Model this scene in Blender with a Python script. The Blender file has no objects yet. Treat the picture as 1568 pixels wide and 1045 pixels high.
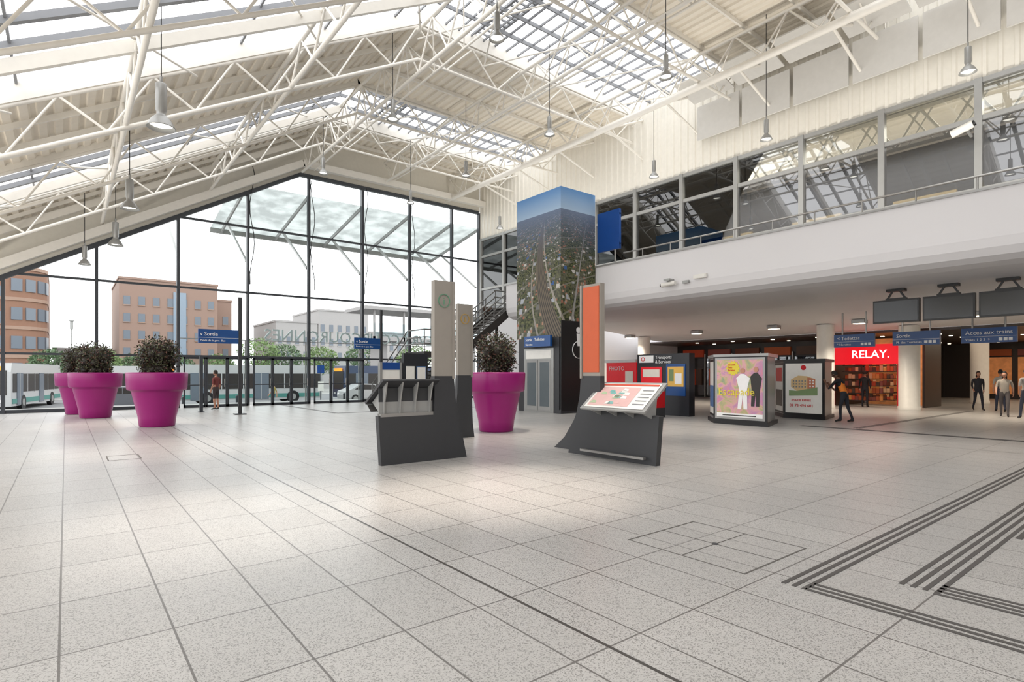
import bpy, bmesh, math, random
from mathutils import Vector, Matrix
random.seed(7)
S=bpy.context.scene
try:
    S.view_settings.view_transform='Standard'
    S.view_settings.look='None'
except Exception as e: print(e)

# ------------------------------------------------------------------ materials
def lin(c):
    c=c/255.0
    return c/12.92 if c<=0.04045 else ((c+0.055)/1.055)**2.4
def C(r,g,b): return (lin(r),lin(g),lin(b),1.0)
MATS={}
def mat(name,col,rough=0.5,metal=0.0,emit=0.0,var=0.06,scale=6.0,bump=0.0,spec=0.5):
    if name in MATS: return MATS[name]
    m=bpy.data.materials.new(name); m.use_nodes=True
    nt=m.node_tree; N=nt.nodes; L=nt.links
    p=N['Principled BSDF']
    p.inputs['Roughness'].default_value=rough
    p.inputs['Metallic'].default_value=metal
    p.inputs['Specular IOR Level'].default_value=spec
    tc=N.new('ShaderNodeTexCoord'); nz=N.new('ShaderNodeTexNoise')
    nz.inputs['Scale'].default_value=scale; nz.inputs['Detail'].default_value=3
    L.new(tc.outputs['Object'],nz.inputs['Vector'])
    mx=N.new('ShaderNodeMixRGB')
    mx.inputs[1].default_value=tuple(max(0,c*(1-var)) for c in col[:3])+(1,)
    mx.inputs[2].default_value=tuple(min(1,c*(1+var)) for c in col[:3])+(1,)
    L.new(nz.outputs['Fac'],mx.inputs[0])
    L.new(mx.outputs[0],p.inputs['Base Color'])
    if emit>0:
        L.new(mx.outputs[0],p.inputs['Emission Color'])
        p.inputs['Emission Strength'].default_value=emit
    if bump>0:
        b=N.new('ShaderNodeBump'); b.inputs['Strength'].default_value=bump
        L.new(nz.outputs['Fac'],b.inputs['Height']); L.new(b.outputs[0],p.inputs['Normal'])
    MATS[name]=m; return m
def glassmat(name,tint,blend,gloss=(1,1,1,1),rough=0.01):
    if name in MATS: return MATS[name]
    m=bpy.data.materials.new(name); m.use_nodes=True
    nt=m.node_tree; N=nt.nodes; L=nt.links
    N.remove(N['Principled BSDF'])
    t=N.new('ShaderNodeBsdfTransparent'); t.inputs[0].default_value=tint
    g=N.new('ShaderNodeBsdfGlossy'); g.inputs['Color'].default_value=gloss; g.inputs['Roughness'].default_value=rough
    lw=N.new('ShaderNodeLayerWeight'); lw.inputs['Blend'].default_value=blend
    mx=N.new('ShaderNodeMixShader')
    L.new(lw.outputs['Fresnel'],mx.inputs[0]); L.new(t.outputs[0],mx.inputs[1]); L.new(g.outputs[0],mx.inputs[2])
    L.new(mx.outputs[0],N['Material Output'].inputs['Surface'])
    MATS[name]=m; return m
def milkglass(name,tint,dif,fac):
    m=bpy.data.materials.new(name); m.use_nodes=True
    nt=m.node_tree; N=nt.nodes; L=nt.links
    N.remove(N['Principled BSDF'])
    t=N.new('ShaderNodeBsdfTransparent')
    g=N.new('ShaderNodeBsdfDiffuse'); g.inputs[0].default_value=dif
    tc=N.new('ShaderNodeTexCoord'); nz=N.new('ShaderNodeTexNoise'); nz.inputs['Scale'].default_value=1.2; nz.inputs['Detail'].default_value=8
    L.new(tc.outputs['Object'],nz.inputs['Vector'])
    r=N.new('ShaderNodeValToRGB'); r.color_ramp.elements[0].color=tuple(c*0.75 for c in tint[:3])+(1,); r.color_ramp.elements[1].color=tuple(min(1,c*1.2) for c in tint[:3])+(1,)
    r.color_ramp.elements[0].position=.4; r.color_ramp.elements[1].position=.62
    L.new(nz.outputs['Fac'],r.inputs[0]); L.new(r.outputs[0],t.inputs[0])
    mx=N.new('ShaderNodeMixShader'); mx.inputs[0].default_value=fac
    L.new(t.outputs[0],mx.inputs[1]); L.new(g.outputs[0],mx.inputs[2])
    L.new(mx.outputs[0],N['Material Output'].inputs['Surface'])
    return m

white=mat('white_paint_steel',C(228,225,218),0.45)
truss_w=mat('truss_white_paint',C(234,230,222),0.4)
barm=mat('glazing_bar_grey',C(128,130,134),0.5)
deckm=mat('corrugated_deck',C(235,227,213),0.5)
clad=mat('wall_cladding_white',C(229,225,215),0.5)
plaster=mat('plaster_white',C(222,220,221),0.6,var=0.02,scale=0.5)
soff=mat('soffit_paint',C(205,200,196),0.6,var=0.02)
darkceil=mat('dark_ceiling',C(62,50,42),0.35)
mull=mat('mullion_dark_steel',C(58,62,68),0.4)
alu=mat('aluminium_frame',C(160,160,158),0.35,0.4)
char=mat('charcoal_metal',C(54,55,58),0.5)
beige=mat('totem_beige_metal',C(150,144,136),0.5)
steel=mat('brushed_steel',C(170,168,165),0.3,0.8)
greyp=mat('light_grey_panel',C(150,150,148),0.45)
black=mat('black_paint',C(22,22,24),0.4)
blue=mat('sign_blue',C(18,72,135),0.35)
bluepan=mat('banner_blue',C(12,66,138),0.4)
wtxt=mat('white_lettering',C(240,240,240),0.5)
orange=mat('orange_panel',C(200,88,44),0.45)
purple=mat('purple_pot_lacquer',C(146,12,106),0.34,var=0.03)
red=mat('red_lacquer',C(205,22,32),0.35)
redlit=mat('red_machine_glow',C(215,20,34),0.35,emit=0.22)  # faint emission put into the red to strengthen it
redglow=mat('red_lit_sign',C(225,10,30),0.4,emit=0.7)
whiteglow=mat('white_lit_letter',C(255,255,255),0.4,emit=2.5)
lampglow=mat('lamp_glow',C(255,248,235),0.4,emit=6.0)
spotglow=mat('downlight_glow',C(255,236,205),0.4,emit=9.0)
soil=mat('soil',C(60,42,32),0.9,bump=0.3)
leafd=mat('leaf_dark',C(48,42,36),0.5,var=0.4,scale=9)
leafg=mat('leaf_green',C(84,88,62),0.5,var=0.4,scale=9)
leafr=mat('leaf_reddish',C(98,66,56),0.5,var=0.4,scale=9)
stripd=mat('tactile_dark_strip',C(74,71,69),0.5)
gap=mat('joint_dark',C(100,96,92),0.8)
clear=glassmat('clear_glass',(0.93,0.96,0.96,1),0.12)
railglass=glassmat('rail_glass',(0.8,0.88,0.9,1),0.1)
dkglass=glassmat('upper_dark_glass',(0.55,0.56,0.58,1),0.45)
upglass=glassmat('upper_clear_glass',(0.85,0.86,0.84,1),0.45)
canopyg=milkglass('canopy_glass',(0.46,0.49,0.48,1),C(150,158,156),0.4)

# floor
def floormat():
    m=bpy.data.materials.new('granite_floor_tiles'); m.use_nodes=True
    nt=m.node_tree; N=nt.nodes; L=nt.links; p=N['Principled BSDF']
    tc=N.new('ShaderNodeTexCoord'); sp=N.new('ShaderNodeSeparateXYZ'); L.new(tc.outputs['Object'],sp.inputs[0])
    def M(op,a,b=0.0):
        n=N.new('ShaderNodeMath'); n.operation=op
        for i,v in enumerate((a,b)):
            if isinstance(v,(int,float)): n.inputs[i].default_value=v
            else: L.new(v,n.inputs[i])
        return n.outputs[0]
    def line(co,off,per,w):
        f=M('FRACT',M('DIVIDE',M('ADD',co,off+100*per),per))
        return M('LESS_THAN',M('ABSOLUTE',M('SUBTRACT',f,0.5)),0.5*w/per)
    lx=line(sp.outputs['X'],0.31,0.56,0.013)
    ly=line(sp.outputs['Y'],0.1,0.93,0.013)
    j=M('MAXIMUM',lx,ly)
    ej=M('LESS_THAN',M('ABSOLUTE',M('SUBTRACT',sp.outputs['X'],2.49)),0.013)
    ej2=M('LESS_THAN',M('ABSOLUTE',M('SUBTRACT',sp.outputs['X'],14.9)),0.018)
    ejj=M('MAXIMUM',ej,ej2)
    v=N.new('ShaderNodeTexVoronoi'); v.inputs['Scale'].default_value=150; L.new(tc.outputs['Object'],v.inputs['Vector'])
    r=N.new('ShaderNodeValToRGB'); r.color_ramp.elements[0].color=C(136,134,131); r.color_ramp.elements[0].position=0.05
    r.color_ramp.elements[1].color=C(190,188,185); r.color_ramp.elements[1].position=0.42
    bw=N.new('ShaderNodeSeparateColor'); L.new(v.outputs['Color'],bw.inputs[0]); L.new(bw.outputs[0],r.inputs[0])
    n1=N.new('ShaderNodeTexNoise'); n1.inputs['Scale'].default_value=0.35; n1.inputs['Detail'].default_value=5; L.new(tc.outputs['Object'],n1.inputs['Vector'])
    r1=N.new('ShaderNodeValToRGB'); r1.color_ramp.elements[0].color=(0.90,0.90,0.90,1); r1.color_ramp.elements[0].position=0.3
    r1.color_ramp.elements[1].color=(1,0.99,0.98,1); r1.color_ramp.elements[1].position=0.7
    L.new(n1.outputs['Fac'],r1.inputs[0])
    n2=N.new('ShaderNodeTexVoronoi'); n2.inputs['Scale'].default_value=1.3; L.new(tc.outputs['Object'],n2.inputs['Vector'])
    stain=M('LESS_THAN',n2.outputs['Distance'],0.022)
    tv=N.new('ShaderNodeTexWhiteNoise'); cb=N.new('ShaderNodeCombineXYZ')
    L.new(M('FLOOR',M('DIVIDE',M('ADD',sp.outputs['X'],56.31-0.28),0.56)),cb.inputs[0])
    L.new(M('FLOOR',M('DIVIDE',M('ADD',sp.outputs['Y'],93.1-0.465),0.93)),cb.inputs[1])
    L.new(cb.outputs[0],tv.inputs['Vector'])
    tn=M('ADD',M('MULTIPLY',tv.outputs['Value'],0.09),0.91)
    mu=N.new('ShaderNodeMixRGB'); mu.blend_type='MULTIPLY'; mu.inputs[0].default_value=1
    L.new(r.outputs[0],mu.inputs[1]); L.new(r1.outputs[0],mu.inputs[2])
    mu2=N.new('ShaderNodeMixRGB'); mu2.blend_type='MULTIPLY'; mu2.inputs[0].default_value=1
    L.new(mu.outputs[0],mu2.inputs[1]); L.new(tn,mu2.inputs[2])
    ms=N.new('ShaderNodeMixRGB'); L.new(M('MULTIPLY',stain,0.4),ms.inputs[0]); L.new(mu2.outputs[0],ms.inputs[1]); ms.inputs[2].default_value=C(80,76,72)
    mj=N.new('ShaderNodeMixRGB'); L.new(M('MULTIPLY',j,0.85),mj.inputs[0]); L.new(ms.outputs[0],mj.inputs[1]); mj.inputs[2].default_value=C(88,84,81)
    mk=N.new('ShaderNodeMixRGB'); L.new(ejj,mk.inputs[0]); L.new(mj.outputs[0],mk.inputs[1]); mk.inputs[2].default_value=C(62,58,55)
    L.new(mk.outputs[0],p.inputs['Base Color'])
    L.new(M('ADD',M('MULTIPLY',n1.outputs['Fac'],0.15),0.26),p.inputs['Roughness'])
    p.inputs['Specular IOR Level'].default_value=0.42
    b=N.new('ShaderNodeBump'); b.inputs['Strength'].default_value=0.04; L.new(bw.outputs[0],b.inputs['Height']); L.new(b.outputs[0],p.inputs['Normal'])
    return m
floor_m=floormat()

def aerialmat():
    m=bpy.data.materials.new('aerial_photo_print'); m.use_nodes=True
    nt=m.node_tree; N=nt.nodes; L=nt.links; p=N['Principled BSDF']; p.inputs['Roughness'].default_value=0.45
    p.inputs['Specular IOR Level'].default_value=0.25
    tc=N.new('ShaderNodeTexCoord'); sp=N.new('ShaderNodeSeparateXYZ'); L.new(tc.outputs['Object'],sp.inputs[0])
    def M(op,a,b=0.0,c=0.0):
        n=N.new('ShaderNodeMath'); n.operation=op
        for i,v in enumerate((a,b,c)):
            if isinstance(v,(int,float)): n.inputs[i].default_value=v
            else: L.new(v,n.inputs[i])
        return n.outputs[0]
    def mixc(f,a,b_,bt='MIX'):
        q=N.new('ShaderNodeMixRGB'); q.blend_type=bt
        for i,v in enumerate((f,a,b_)):
            if isinstance(v,(int,float,tuple)): q.inputs[i].default_value=v
            else: L.new(v,q.inputs[i])
        return q.outputs[0]
    z=sp.outputs['Z']
    u=M('SUBTRACT',M('SUBTRACT',sp.outputs['X'],15.3),M('SUBTRACT',sp.outputs['Y'],16.2))
    dist=M('MAXIMUM',M('SUBTRACT',8.15,z),0.05)
    pers=M('DIVIDE',1.0,dist)
    cb=N.new('ShaderNodeCombineXYZ')
    L.new(M('MULTIPLY',u,M('ADD',M('MULTIPLY',pers,1.3),0.6)),cb.inputs[0]); L.new(M('MULTIPLY',M('LOGARITHM',dist,2.718),3.4),cb.inputs[1])
    nd=N.new('ShaderNodeTexNoise'); nd.inputs['Scale'].default_value=1.1; nd.inputs['Detail'].default_value=4; nd.inputs['Distortion'].default_value=0.6; L.new(cb.outputs[0],nd.inputs['Vector'])
    nf=N.new('ShaderNodeTexNoise'); nf.inputs['Scale'].default_value=11; nf.inputs['Detail'].default_value=9; L.new(cb.outputs[0],nf.inputs['Vector'])
    wr=N.new('ShaderNodeValToRGB'); wr.color_ramp.elements[0].color=C(26,36,24); wr.color_ramp.elements[1].color=C(112,114,74)
    wr.color_ramp.elements[0].position=.38; wr.color_ramp.elements[1].position=.66; L.new(nf.outputs['Fac'],wr.inputs[0])
    v=N.new('ShaderNodeTexVoronoi'); v.inputs['Scale'].default_value=6.5; v.distance='CHEBYCHEV'; L.new(cb.outputs[0],v.inputs['Vector'])
    sc=N.new('ShaderNodeSeparateColor'); L.new(v.outputs['Color'],sc.inputs[0])
    tr=N.new('ShaderNodeValToRGB'); e=tr.color_ramp.elements; tr.color_ramp.interpolation='CONSTANT'
    e[0].position=0; e[0].color=C(58,66,46); e[1].position=0.22; e[1].color=C(156,104,84)
    for pos,c in ((0.40,C(74,80,54)),(0.52,C(156,152,142)),(0.64,C(70,72,70)),(0.76,C(176,136,112)),(0.86,C(200,196,188)),(0.92,C(104,98,88))):
        q=e.new(pos); q.color=c
    L.new(sc.outputs[0],tr.inputs[0])
    roof=M('LESS_THAN',v.outputs['Distance'],0.34)
    ground=mixc(0.4,wr.outputs[0],C(108,106,94))
    town=mixc(roof,ground,tr.outputs[0])
    v2=N.new('ShaderNodeTexVoronoi'); v2.inputs['Scale'].default_value=2.6; v2.distance='CHEBYCHEV'; L.new(cb.outputs[0],v2.inputs['Vector'])
    s2=N.new('ShaderNodeSeparateColor'); L.new(v2.outputs['Color'],s2.inputs[0])
    ir=N.new('ShaderNodeValToRGB'); e=ir.color_ramp.elements; ir.color_ramp.interpolation='CONSTANT'
    e[0].position=0; e[0].color=C(170,174,182); e[1].position=0.4; e[1].color=C(66,96,146)
    q=e.new(0.6); q.color=C(116,114,112); q=e.new(0.85); q.color=C(196,192,186)
    L.new(s2.outputs[1],ir.inputs[0])
    ind=M('MULTIPLY',M('LESS_THAN',v2.outputs['Distance'],0.26),M('GREATER_THAN',s2.outputs[0],0.55))
    cur=mixc(M('GREATER_THAN',nd.outputs['Fac'],0.46),wr.outputs[0],town)
    cur=mixc(M('MULTIPLY',ind,M('GREATER_THAN',nd.outputs['Fac'],0.44)),cur,ir.outputs[0])
    def road(ex,wd,col,cur):
        k=M('LESS_THAN',M('ABSOLUTE',M('SUBTRACT',u,ex)),M('MULTIPLY',dist,wd))
        return mixc(k,cur,col)
    st=M('LESS_THAN',M('ABSOLUTE',M('SUBTRACT',M('FRACT',M('ADD',M('MULTIPLY',M('LOGARITHM',dist,2.718),3.1),M('MULTIPLY',u,0.35))),0.5)),0.03)
    cur=mixc(M('MULTIPLY',st,0.6),cur,C(140,136,128))
    sq=M('MULTIPLY',M('SUBTRACT',dist,1.9),M('SUBTRACT',dist,1.9))
    bend=M('SUBTRACT',M('MULTIPLY',sq,0.10),1.25)
    cur=road(bend,0.11,C(112,102,88),cur)
    for o in (-0.085,-0.055,-0.025,0.005,0.035,0.065,0.095): cur=road(M('ADD',bend,M('MULTIPLY',dist,o)),0.006,C(66,62,58),cur)
    cur=road(M('ADD',bend,M('MULTIPLY',dist,0.17)),0.018,C(158,152,142),cur)
    cur=road(M('SUBTRACT',bend,M('MULTIPLY',dist,0.22)),0.012,C(150,145,136),cur)
    cur=road(M('ADD',M('MULTIPLY',dist,-0.2),1.5),0.014,C(150,148,144),cur)
    hz=N.new('ShaderNodeMapRange'); L.new(z,hz.inputs[0]); hz.inputs[1].default_value=5.8; hz.inputs[2].default_value=8.15; hz.inputs[3].default_value=0.04; hz.inputs[4].default_value=0.9
    cur=mixc(M('MULTIPLY',hz.outputs[0],hz.outputs[0]),cur,C(108,126,158))
    sky=N.new('ShaderNodeValToRGB'); sm=N.new('ShaderNodeMapRange'); L.new(z,sm.inputs[0]); sm.inputs[1].default_value=8.12; sm.inputs[2].default_value=9.0
    sky.color_ramp.elements[0].color=C(164,188,212); sky.color_ramp.elements[1].color=C(92,140,194); L.new(sm.outputs[0],sky.inputs[0])
    cur=mixc(M('GREATER_THAN',z,8.13),cur,sky.outputs[0])
    L.new(cur,p.inputs['Base Color'])
    return m
aerial=aerialmat()

# ------------------------------------------------------------------ mesh builder
class B:
    def __init__(s,name): s.name=name; s.v=[]; s.f=[]; s.mi=[]; s.ml=[]; s.sm=[]
    def m(s,mt):
        if mt not in s.ml: s.ml.append(mt)
        return s.ml.index(mt)
    def add(s,vs,fs,mt,smooth=False):
        o=len(s.v); s.v+= [tuple(x) for x in vs]; k=s.m(mt)
        for f in fs: s.f.append([i+o for i in f]); s.mi.append(k); s.sm.append(smooth)
    def box(s,x0,x1,y0,y1,z0,z1,mt):
        if x0>x1:x0,x1=x1,x0
        if y0>y1:y0,y1=y1,y0
        if z0>z1:z0,z1=z1,z0
        vs=[(x0,y0,z0),(x1,y0,z0),(x1,y1,z0),(x0,y1,z0),(x0,y0,z1),(x1,y0,z1),(x1,y1,z1),(x0,y1,z1)]
        s.add(vs,[(0,3,2,1),(4,5,6,7),(0,1,5,4),(1,2,6,5),(2,3,7,6),(3,0,4,7)],mt)
    def tube(s,p0,p1,r,mt,n=6,r2=None,smooth=True):
        p0=Vector(p0);p1=Vector(p1);d=(p1-p0)
        if d.length<1e-6:return
        d.normalize(); a=d.orthogonal().normalized(); b=d.cross(a)
        r2=r if r2 is None else r2
        vs=[];
        for i in range(n):
            t=2*math.pi*i/n; vs.append(p0+(a*math.cos(t)+b*math.sin(t))*r)
        for i in range(n):
            t=2*math.pi*i/n; vs.append(p1+(a*math.cos(t)+b*math.sin(t))*r2)
        s.add(vs,[(i,(i+1)%n,n+(i+1)%n,n+i) for i in range(n)],mt,smooth)
        s.add(vs[:n],[tuple(range(n))[::-1]],mt); s.add(vs[n:],[tuple(range(n))],mt)
    def beam(s,p0,p1,w,h,mt,up=(0,0,1)):
        p0=Vector(p0);p1=Vector(p1);d=(p1-p0).normalized(); up=Vector(up)
        sd=d.cross(up)
        if sd.length<1e-4: sd=d.orthogonal()
        sd.normalize(); u=sd.cross(d).normalized()
        vs=[]
        for p in(p0,p1):
            for a,b in((-1,-1),(1,-1),(1,1),(-1,1)): vs.append(p+sd*a*w/2+u*b*h/2)
        s.add(vs,[(3,2,1,0),(4,5,6,7),(0,1,5,4),(1,2,6,5),(2,3,7,6),(3,0,4,7)],mt)
    def prism(s,pts,axis,a0,a1,mt,smooth=False):
        def P(q,a):
            return (a,q[0],q[1]) if axis=='x' else ((q[0],a,q[1]) if axis=='y' else (q[0],q[1],a))
        n=len(pts); vs=[P(q,a0) for q in pts]+[P(q,a1) for q in pts]
        s.add(vs,[tuple(range(n))[::-1],tuple(range(n,2*n))]+[(i,(i+1)%n,n+(i+1)%n,n+i) for i in range(n)],mt,smooth)
    def lathe(s,pr,cx,cy,mt,n=40,smooth=True):
        vs=[];fs=[]
        for r,z in pr:
            for i in range(n):
                t=2*math.pi*i/n; vs.append((cx+r*math.cos(t),cy+r*math.sin(t),z))
        for k in range(len(pr)-1):
            for i in range(n): fs.append((k*n+i,k*n+(i+1)%n,(k+1)*n+(i+1)%n,(k+1)*n+i))
        s.add(vs,fs,mt,smooth)
    def quad(s,a,b,c,d,mt): s.add([a,b,c,d],[(0,1,2,3)],mt)
    def ell(s,c,rx,ry,rz,mt,nu=14,nv=10,R=None,fn=None):
        vs=[];fs=[]
        for j in range(nv+1):
            ph=math.pi*j/nv
            for i in range(nu):
                t=2*math.pi*i/nu
                q=Vector((math.sin(ph)*math.cos(t),math.sin(ph)*math.sin(t),math.cos(ph)))
                if fn:q=fn(q)
                q=Vector((q.x*rx,q.y*ry,q.z*rz))
                if R: q=R@q
                vs.append(Vector(c)+q)
        for j in range(nv):
            for i in range(nu): fs.append((j*nu+i,(j+1)*nu+i,(j+1)*nu+(i+1)%nu,j*nu+(i+1)%nu))
        s.add(vs,fs,mt,True)
    def text(s,body,size,o,xd,mt,yd=(0,0,1),ext=0.006,align='LEFT'):
        tc=bpy.data.curves.new('t','FONT'); tc.body=body; tc.size=size; tc.extrude=ext; tc.align_x=align; tc.resolution_u=2
        ob=bpy.data.objects.new('t',tc); S.collection.objects.link(ob)
        dg=bpy.context.evaluated_depsgraph_get(); me=bpy.data.meshes.new_from_object(ob.evaluated_get(dg))
        xd=Vector(xd);yd=Vector(yd);nd=xd.cross(yd);o=Vector(o)
        s.add([o+xd*v.co.x+yd*v.co.y+nd*v.co.z for v in me.vertices],[tuple(p.vertices) for p in me.polygons],mt)
        bpy.data.objects.remove(ob); bpy.data.curves.remove(tc); bpy.data.meshes.remove(me)
    def mesh(s,recalc=True):
        me=bpy.data.meshes.new(s.name); me.from_pydata(s.v,[],s.f)
        for m_ in s.ml: me.materials.append(m_)
        for p,k,q in zip(me.polygons,s.mi,s.sm): p.material_index=k; p.use_smooth=q
        if recalc:
            bm=bmesh.new(); bm.from_mesh(me); bmesh.ops.recalc_face_normals(bm,faces=bm.faces); bm.to_mesh(me); bm.free()
        me.update(); return me
    def build(s,loc=(0,0,0),rot=0,recalc=True,bevel=0):
        ob=bpy.data.objects.new(s.name,s.mesh(recalc)); S.collection.objects.link(ob)
        ob.location=loc; ob.rotation_euler=(0,0,rot)
        if bevel:
            md=ob.modifiers.new('bevel','BEVEL'); md.width=bevel; md.segments=2; md.limit_method='ANGLE'
        return ob
def inst(ob,loc,rot=0,sc=1.0):
    o=bpy.data.objects.new(ob.name.split('.')[0],ob.data); S.collection.objects.link(o)
    o.location=loc;o.rotation_euler=(0,0,rot);o.scale=(sc,)*3
    return o

# ------------------------------------------------------------------ shell
def zr(x): return 13.9 if x>=9.6 else 8.57+0.555*x
XW=21.1; YG=30.0; YB=-10.0; XL=-6.0
b=B('floor'); b.box(XL,48,YB,YG+0.2,-0.2,0,floor_m); b.build()

DECK=[(-10,-8),(-3,2),(7,12.2),(17.4,22.6),(26.5,30)]
SKY=[(-8,-3),(2,7),(12.2,17.4),(22.6,26.5)]
b=B('ceiling')
def roofpts(x0,x1,dz):
    p=[x0]
    if x0<9.6<x1:p.append(9.6)
    p.append(x1); return [(x,zr(x)+dz) for x in p]
for y0,y1 in DECK:
    x=XL; prof=[]
    while x<XW+0.01:
        for dx,dz in ((0,0),(0.16,0),(0.2,0.07),(0.3,0.07)): prof.append((x+dx,zr(x+dx)+dz))
        x+=0.34
    n=len(prof); vs=[(p[0],y0,p[1]) for p in prof]+[(p[0],y1,p[1]) for p in prof]
    b.add(vs,[(i,i+1,n+i+1,n+i) for i in range(n-1)],deckm)
    for (xa,za),(xb,zb) in zip(roofpts(XL,XW+0.4,0.3)[:-1],roofpts(XL,XW+0.4,0.3)[1:]):
        b.quad((xa,y0,za),(xb,y0,zb),(xb,y1,zb),(xa,y1,za),deckm)
b.build(recalc=False)
b=B('roof_purlins')
for y0,y1 in DECK:
    for k in range(1,3):
        yy=y0+(y1-y0)*k/3
        for (xa,za),(xb,zb) in zip(roofpts(XL,XW,-0.08)[:-1],roofpts(XL,XW,-0.08)[1:]):
            b.beam((xa,yy,za),(xb,yy,zb),0.07,0.14,truss_w)
edges=[-8,-3,2,7,12.2,17.4,22.6,26.5]
for yy in edges:
    for (xa,za),(xb,zb) in zip(roofpts(XL,XW,0.12)[:-1],roofpts(XL,XW,0.12)[1:]):
        b.beam((xa,yy,za),(xb,yy,zb),0.16,0.5,truss_w)
b.build()
for y0,y1 in SKY:
    b=B('window_skylight')
    n=int(round((y1-y0)/0.95))
    for k in range(1,n):
        yy=y0+(y1-y0)*k/n
        for i,((xa,za),(xb,zb)) in enumerate(zip(roofpts(XL,XW,0.2)[:-1],roofpts(XL,XW,0.2)[1:])):
            b.beam((xa,yy,za),(xb,yy,zb),0.14 if i==0 else 0.05,0.14,barm)
    x=XL+0.3
    while x<9.4:
        b.beam((x,y0,zr(x)+0.26),(x,y1,zr(x)+0.26),0.05,0.08,barm); x+=2.4
    x=9.6
    while x<XW:
        b.beam((x,y0,zr(x)+0.26),(x,y1,zr(x)+0.26),0.04,0.08,barm); x+=0.55
    for lx in (12.0,):
        for q in (0,0.7): b.beam((lx+q,y0,14.35),(lx+q,y1,14.35),0.08,0.1,barm)
        yy=y0
        while yy<y1: b.beam((lx,yy,14.35),(lx+0.7,yy,14.35),0.05,0.06,barm,up=(0,0,1)); yy+=0.28
    b.build()

def truss(b,pts,depth,step,rc,rw,dirv=(0,0,-1)):
    d=Vector(dirv)*depth
    top=[];
    for a,c in zip(pts[:-1],pts[1:]):
        a=Vector(a);c=Vector(c);n=max(1,int(round((c-a).length/step)))
        for i in range(n): top.append(a.lerp(c,i/n))
    top.append(Vector(pts[-1]))
    for a,c in zip(pts[:-1],pts[1:]):
        b.tube(a,c,rc,truss_w,8); b.tube(Vector(a)+d,Vector(c)+d,rc,truss_w,8)
    for i in range(len(top)-1):
        mid=(top[i]+top[i+1])/2+d
        b.tube(top[i],mid,rw,truss_w); b.tube(mid,top[i+1],rw,truss_w)
for yy in edges:
    b=B('roof_truss')
    truss(b,[(XL,yy,zr(XL)-0.2),(9.6,yy,13.7),(XW,yy,13.7)],1.15,2.2,0.055,0.032)
    b.build()
for xx,dp in ((-2.6,0.8),(1.2,0.9),(5.3,0.95),(9.6,1.5),(14.2,1.1),(18.6,1.1)):
    b=B('roof_truss')
    z=zr(xx)-0.35
    truss(b,[(xx,YB,z),(xx,YG-0.4,z)],dp,1.9,0.065,0.034)
    if xx>9: truss(b,[(xx,YB,z),(xx,YG-0.4,z)],dp*0.95,1.9,0.04,0.025,dirv=(0.45,0,-0.9))
    b.build()
b=B('roof_rafters')
for yy in (4.5,9.6,14.8,20.0,24.5,28.9):
    for (xa,za),(xb,zb) in zip(roofpts(XL,9.6,-0.45)[:-1],roofpts(XL,9.6,-0.45)[1:]):
        b.beam((xa,yy,za),(xb,yy,zb),0.14,0.26,truss_w)
for (y0,y1) in SKY:
    for k,x in enumerate((9.6,12.4,15.3,18.2)):
        x2=min(x+2.85,XW)
        b.tube((x,y0,13.3),(x2,y1,13.3),0.03,truss_w); b.tube((x,y1,13.25),(x2,y0,13.25),0.03,truss_w)
    for x in (-4,-0.2,3.3,6.7):
        b.tube((x,y0,zr(x)-0.4),(x+3,y1,zr(x+3)-0.4),0.03,truss_w)
b.build()
b=B('roof_edge_girder')
b.tube((18.6,YB,12.35),(18.6,YG,12.35),0.12,truss_w,10)
yy=-8
while yy<29:
    b.tube((18.6,yy,12.35),(XW,yy,11.6),0.05,truss_w); b.tube((18.6,yy,12.35),(XW,yy,13.4),0.05,truss_w); yy+=3.1
b.build()

# ------------------------------------------------------------------ far glass wall
def gt(x): return min(12.0,6.53+0.57*x)
MX=[-4.95,-1.95,1.03,4.07,7.07,10.06,13.05,16.0,18.95,21.0]
b=B('window_front')
for x in MX:
    b.box(x-0.06,x+0.06,YG-0.12,YG+0.12,0,gt(x)-0.02,mull)
for z in (2.4,5.6,8.85):
    xs=max(XL,(z-6.53)/0.57) if z>gt(XL) else XL
    b.box(xs,XW-0.14,YG-0.06,YG+0.06,z-0.045,z+0.045,mull)
b.box(XL,4.1,YG-0.07,YG+0.07,0.0,0.14,mull); b.box(13.1,XW-0.14,YG-0.07,YG+0.07,0.0,0.14,mull)
b.beam((XL,YG,gt(XL)),(9.6,YG,12.0),0.2,0.18,mull,up=(0,0,1)); b.box(9.6,XW-0.14,YG-0.1,YG+0.1,11.92,12.1,mull)
b.add([(XL,YG,0.02),(XW-0.14,YG,0.02),(XW-0.14,YG,12),(9.6,YG,12),(XL,YG,gt(XL))],[(0,1,2,3,4)],clear)
b.build()
for x0 in (4.2,7.2,10.2):
    b=B('door_entrance')
    for k in range(3):
        x=x0+0.06+k*0.92
        b.box(x,x+0.06,YG-0.3,YG-0.2,0.0,2.35,mull)
        b.box(x+0.84,x+0.9,YG-0.3,YG-0.2,0.0,2.35,mull)
        b.box(x,x+0.9,YG-0.3,YG-0.2,2.27,2.35,mull); b.box(x,x+0.9,YG-0.3,YG-0.2,0.0,0.12,mull)
        b.box(x,x+0.9,YG-0.28,YG-0.22,1.02,1.07,mull)
        b.box(x+0.06,x+0.84,YG-0.26,YG-0.24,0.12,2.27,clear)
        b.tube((x+0.78,YG-0.36,0.95),(x+0.78,YG-0.36,1.35),0.02,steel)
    b.box(x0,x0+2.8,YG-0.34,YG-0.14,2.35,2.45,mull)
    b.build()
b=B('wall_front')
b.add([(XL,YG,gt(XL)),(9.6,YG,12.05),(XW,YG,12.05),(XW,YG,14.1),(9.6,YG,14.1),(XL,YG,zr(XL)+0.2)],[(0,1,2,3,4,5)],clad)
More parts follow.
